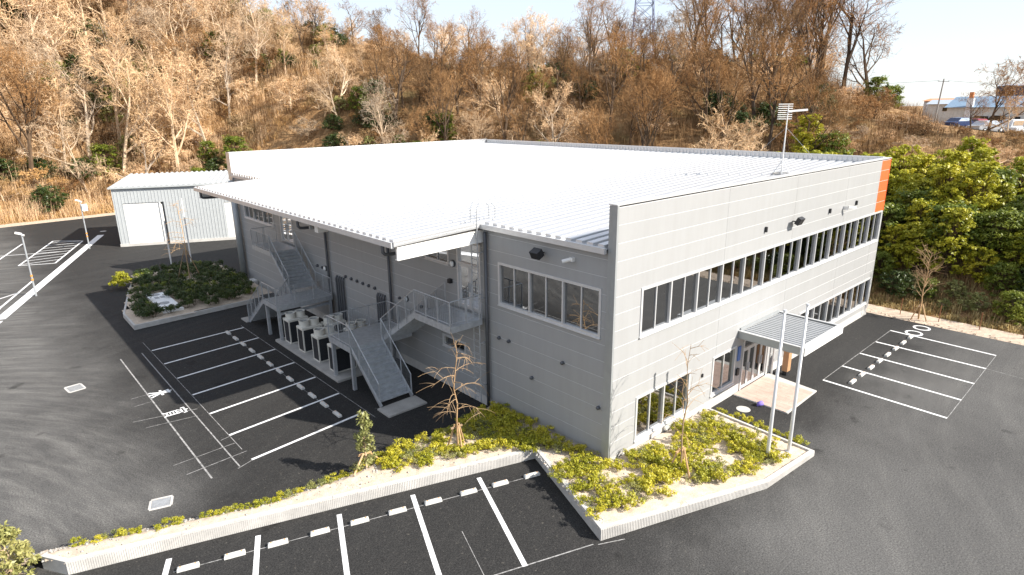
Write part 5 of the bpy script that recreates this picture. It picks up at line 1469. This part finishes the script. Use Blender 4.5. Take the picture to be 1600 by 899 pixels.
car(109, 10.4, SIDE + 1.5, ck, 'van', 'black boxy van parked against the far white warehouse')
car(101, 7.4, SIDE + 0.1, cs_, 'sedan', 'grey sedan between the black van and the white van')
car(112, 13.2, SIDE + 1.5, ck, 'van', 'second black boxy van parked against the far white warehouse, nearer the chimney')
car(95, 3.4, SIDE + 0.1, cs_, 'sedan', 'pale grey sedan behind the white van at the far right')
pl = MB(); pp = [(72, -1), (76, 5.5), (88, 14), (118, 18), (119, -30), (72, -30)]
fl = soil('distant_lot', pp, lambda x, y: hz(x, y) + 0.10, 'grey tarmac of the distant car park', 1.0, simple('worn_tarmac', (0.16, 0.155, 0.15), 0.9))

WALLF = simple('far_wall', (0.62, 0.60, 0.55), 0.7); BLUER = simple('far_blue_roof', (0.16, 0.24, 0.33), 0.5); GREYR = simple('far_grey_roof', (0.36, 0.40, 0.45), 0.5); ORNG = simple('far_orange_roof', (0.62, 0.22, 0.08), 0.6); DARKW = simple('far_dark_wall', (0.045, 0.055, 0.085), 0.5)
def far_building(name, x, y, z, Wd, Dp, Hh, rz, wallm, roofm, wins, label, roof_h=1.2, dormers=()):
    r = empty(name, (x, y, z), rz); tag(r, label, 'building')
    MB().box(0, Dp, 0, Wd, 0, Hh).build('wall', wallm, r)
    m = MB(); m.add([(-0.5, -0.4, Hh + 0.002), (Dp * 0.5, -0.4, Hh + roof_h), (Dp + 0.5, -0.4, Hh + 0.002), (-0.5, Wd + 0.4, Hh + 0.002), (Dp * 0.5, Wd + 0.4, Hh + roof_h), (Dp + 0.5, Wd + 0.4, Hh + 0.002)], [(0, 1, 4, 3), (1, 2, 5, 4), (0, 2, 1), (3, 4, 5), (0, 3, 5, 2)])
    rf = m.build('roof', roofm, r)
    for (y0, z0, w_, h_) in wins:
        f = MB().box(-0.05, -0.002, y0, y0 + w_, z0, z0 + h_).build('window', alu, r)
        q = MB(); q.add([(-0.056, y0 + 0.08, z0 + 0.08), (-0.056, y0 + w_ - 0.08, z0 + 0.08), (-0.056, y0 + w_ - 0.08, z0 + h_ - 0.08), (-0.056, y0 + 0.08, z0 + h_ - 0.08)], [(0, 3, 2, 1)]); q.build('pane', glass_car, f)
    return r
FR = math.atan2(-3.2, 22.0) * 0 + 0.12
far_building('warehouse', 122, -30, 6.5, 50.5, 14, 5.8, 0.02, WALLF, BLUER, [(6 + 4.2 * k, 3.6, 0.9, 0.7) for k in range(10)] + [(7 + 4.2 * k, 1.7, 2.2, 1.0) for k in range(10)], 'long pale warehouse with a blue roof behind the parked cars', 1.9)
far_building('office_block', 150, 6, 6.5, 26, 12, 7.1, 0.02, simple('far_cream', (0.66, 0.64, 0.60), 0.7), ORNG, [(1 + 2.4 * k, 5.2, 1.7, 1.1) for k in range(10)], 'pale two-storey block with a thin orange roof on the skyline', 0.55)
far_building('dark_hall', 150, -22, 6.5, 41, 14, 9.9, 0.02, DARKW, GREYR, [(20 + 4.5 * k, 7.7, 1.3, 1.3) for k in range(5)], 'tall dark blue hall with small square windows on the skyline', 0.5)
far_building('grey_hall', 140, 14.5, 6.5, 14, 8, 6.4, 0.02, WALLF, GREYR, [(1.2 + 2.2 * k, 4.9, 1.4, 0.9) for k in range(5)], 'pale hall with a row of windows beside the brown bank', 0.9)
ch = empty('chimney_stack', (121.3, 17.2, 8)); tag(ch, 'white vertical stack with an orange flag beside the warehouse', 'stack')
MB().box(-0.5, 0.5, -0.5, 0.5, 0, 5.9).build('shaft', cw, ch); MB().box(-0.3, 0.3, -0.3, 0.3, 5.901, 6.9).build('orange_top', ORNG, ch)
up_ = empty('utility_pole', (105.3, 18.2, hz(105.3, 18.2) - 0.3)); tag(up_, 'leaning utility pole before the distant buildings', 'pole'); up_.rotation_euler = (0.05, -0.03, 0)
MB().tube([(0, 0, 0), (0, 0, 7.6)], [0.15, 0.1], 8).build('shaft', concrete, up_); MB().bar((0, -0.8, 7.2), (0, 0.8, 7.2), 0.1, 0.1).build('cross_arm', steel_galv, up_)
for s in (-1, 1): MB().tube([(0, 0.6 * s, 7.3), (0, 10 * s, 6.6), (0, 20 * s, 6.9), (2, 40 * s, 7.6)], 0.025, 3).build('cable', steel_dk, up_)
for x, y, k, s, lab in ((66.2, 3.4, 2, 0.95, 'forked leafless tree standing before the distant car park'), (69, 5.4, 0, 0.42, 'small leafless tree left of the forked tree at the car park edge'), (64, 1.2, 6, 0.5, 'short crooked leafless tree right of the forked tree')):
    place(k, 'bare_tree', BARE[k], x, y, hz(x, y) - 0.1, 1.0 + x, s, lab, 'tree', 'trees at the edge of the distant car park', (0.03, 0.05))

# lattice pylon beyond the ridge
py = empty('lattice_pylon', (128.5, 94.5, 14), 0.7); tag(py, 'blue-grey lattice power pylon rising behind the ridge', 'pylon')
pyl = simple('pylon_steel', (0.20, 0.24, 0.36), 0.5, 0.3)
def pw(z): return 4.2 - 0.065 * z
zs = [0, 6, 12, 17, 21, 25, 29, 33, 37]
for sx in (-1, 1):
    for sy in (-1, 1):
        MB().tube([(sx * pw(z) * 0.9, sy * pw(z) * 0.9, z) for z in zs], 0.13, 5, False).build('leg', pyl, py)
for z0, z1 in zip(zs, zs[1:]):
    for a, b in (((-1, -1), (1, -1)), ((1, -1), (1, 1)), ((1, 1), (-1, 1)), ((-1, 1), (-1, -1))):
        A, B = pw(z0) * 0.9, pw(z1) * 0.9
        MB().tube([(a[0] * A, a[1] * A, z0), (b[0] * B, b[1] * B, z1)], 0.07, 4, False).build('brace', pyl, py)
        MB().tube([(b[0] * A, b[1] * A, z0), (a[0] * B, a[1] * B, z1)], 0.07, 4, False).build('brace', pyl, py)
        MB().tube([(a[0] * B, a[1] * B, z1), (b[0] * B, b[1] * B, z1)], 0.07, 4, False).build('strut', pyl, py)
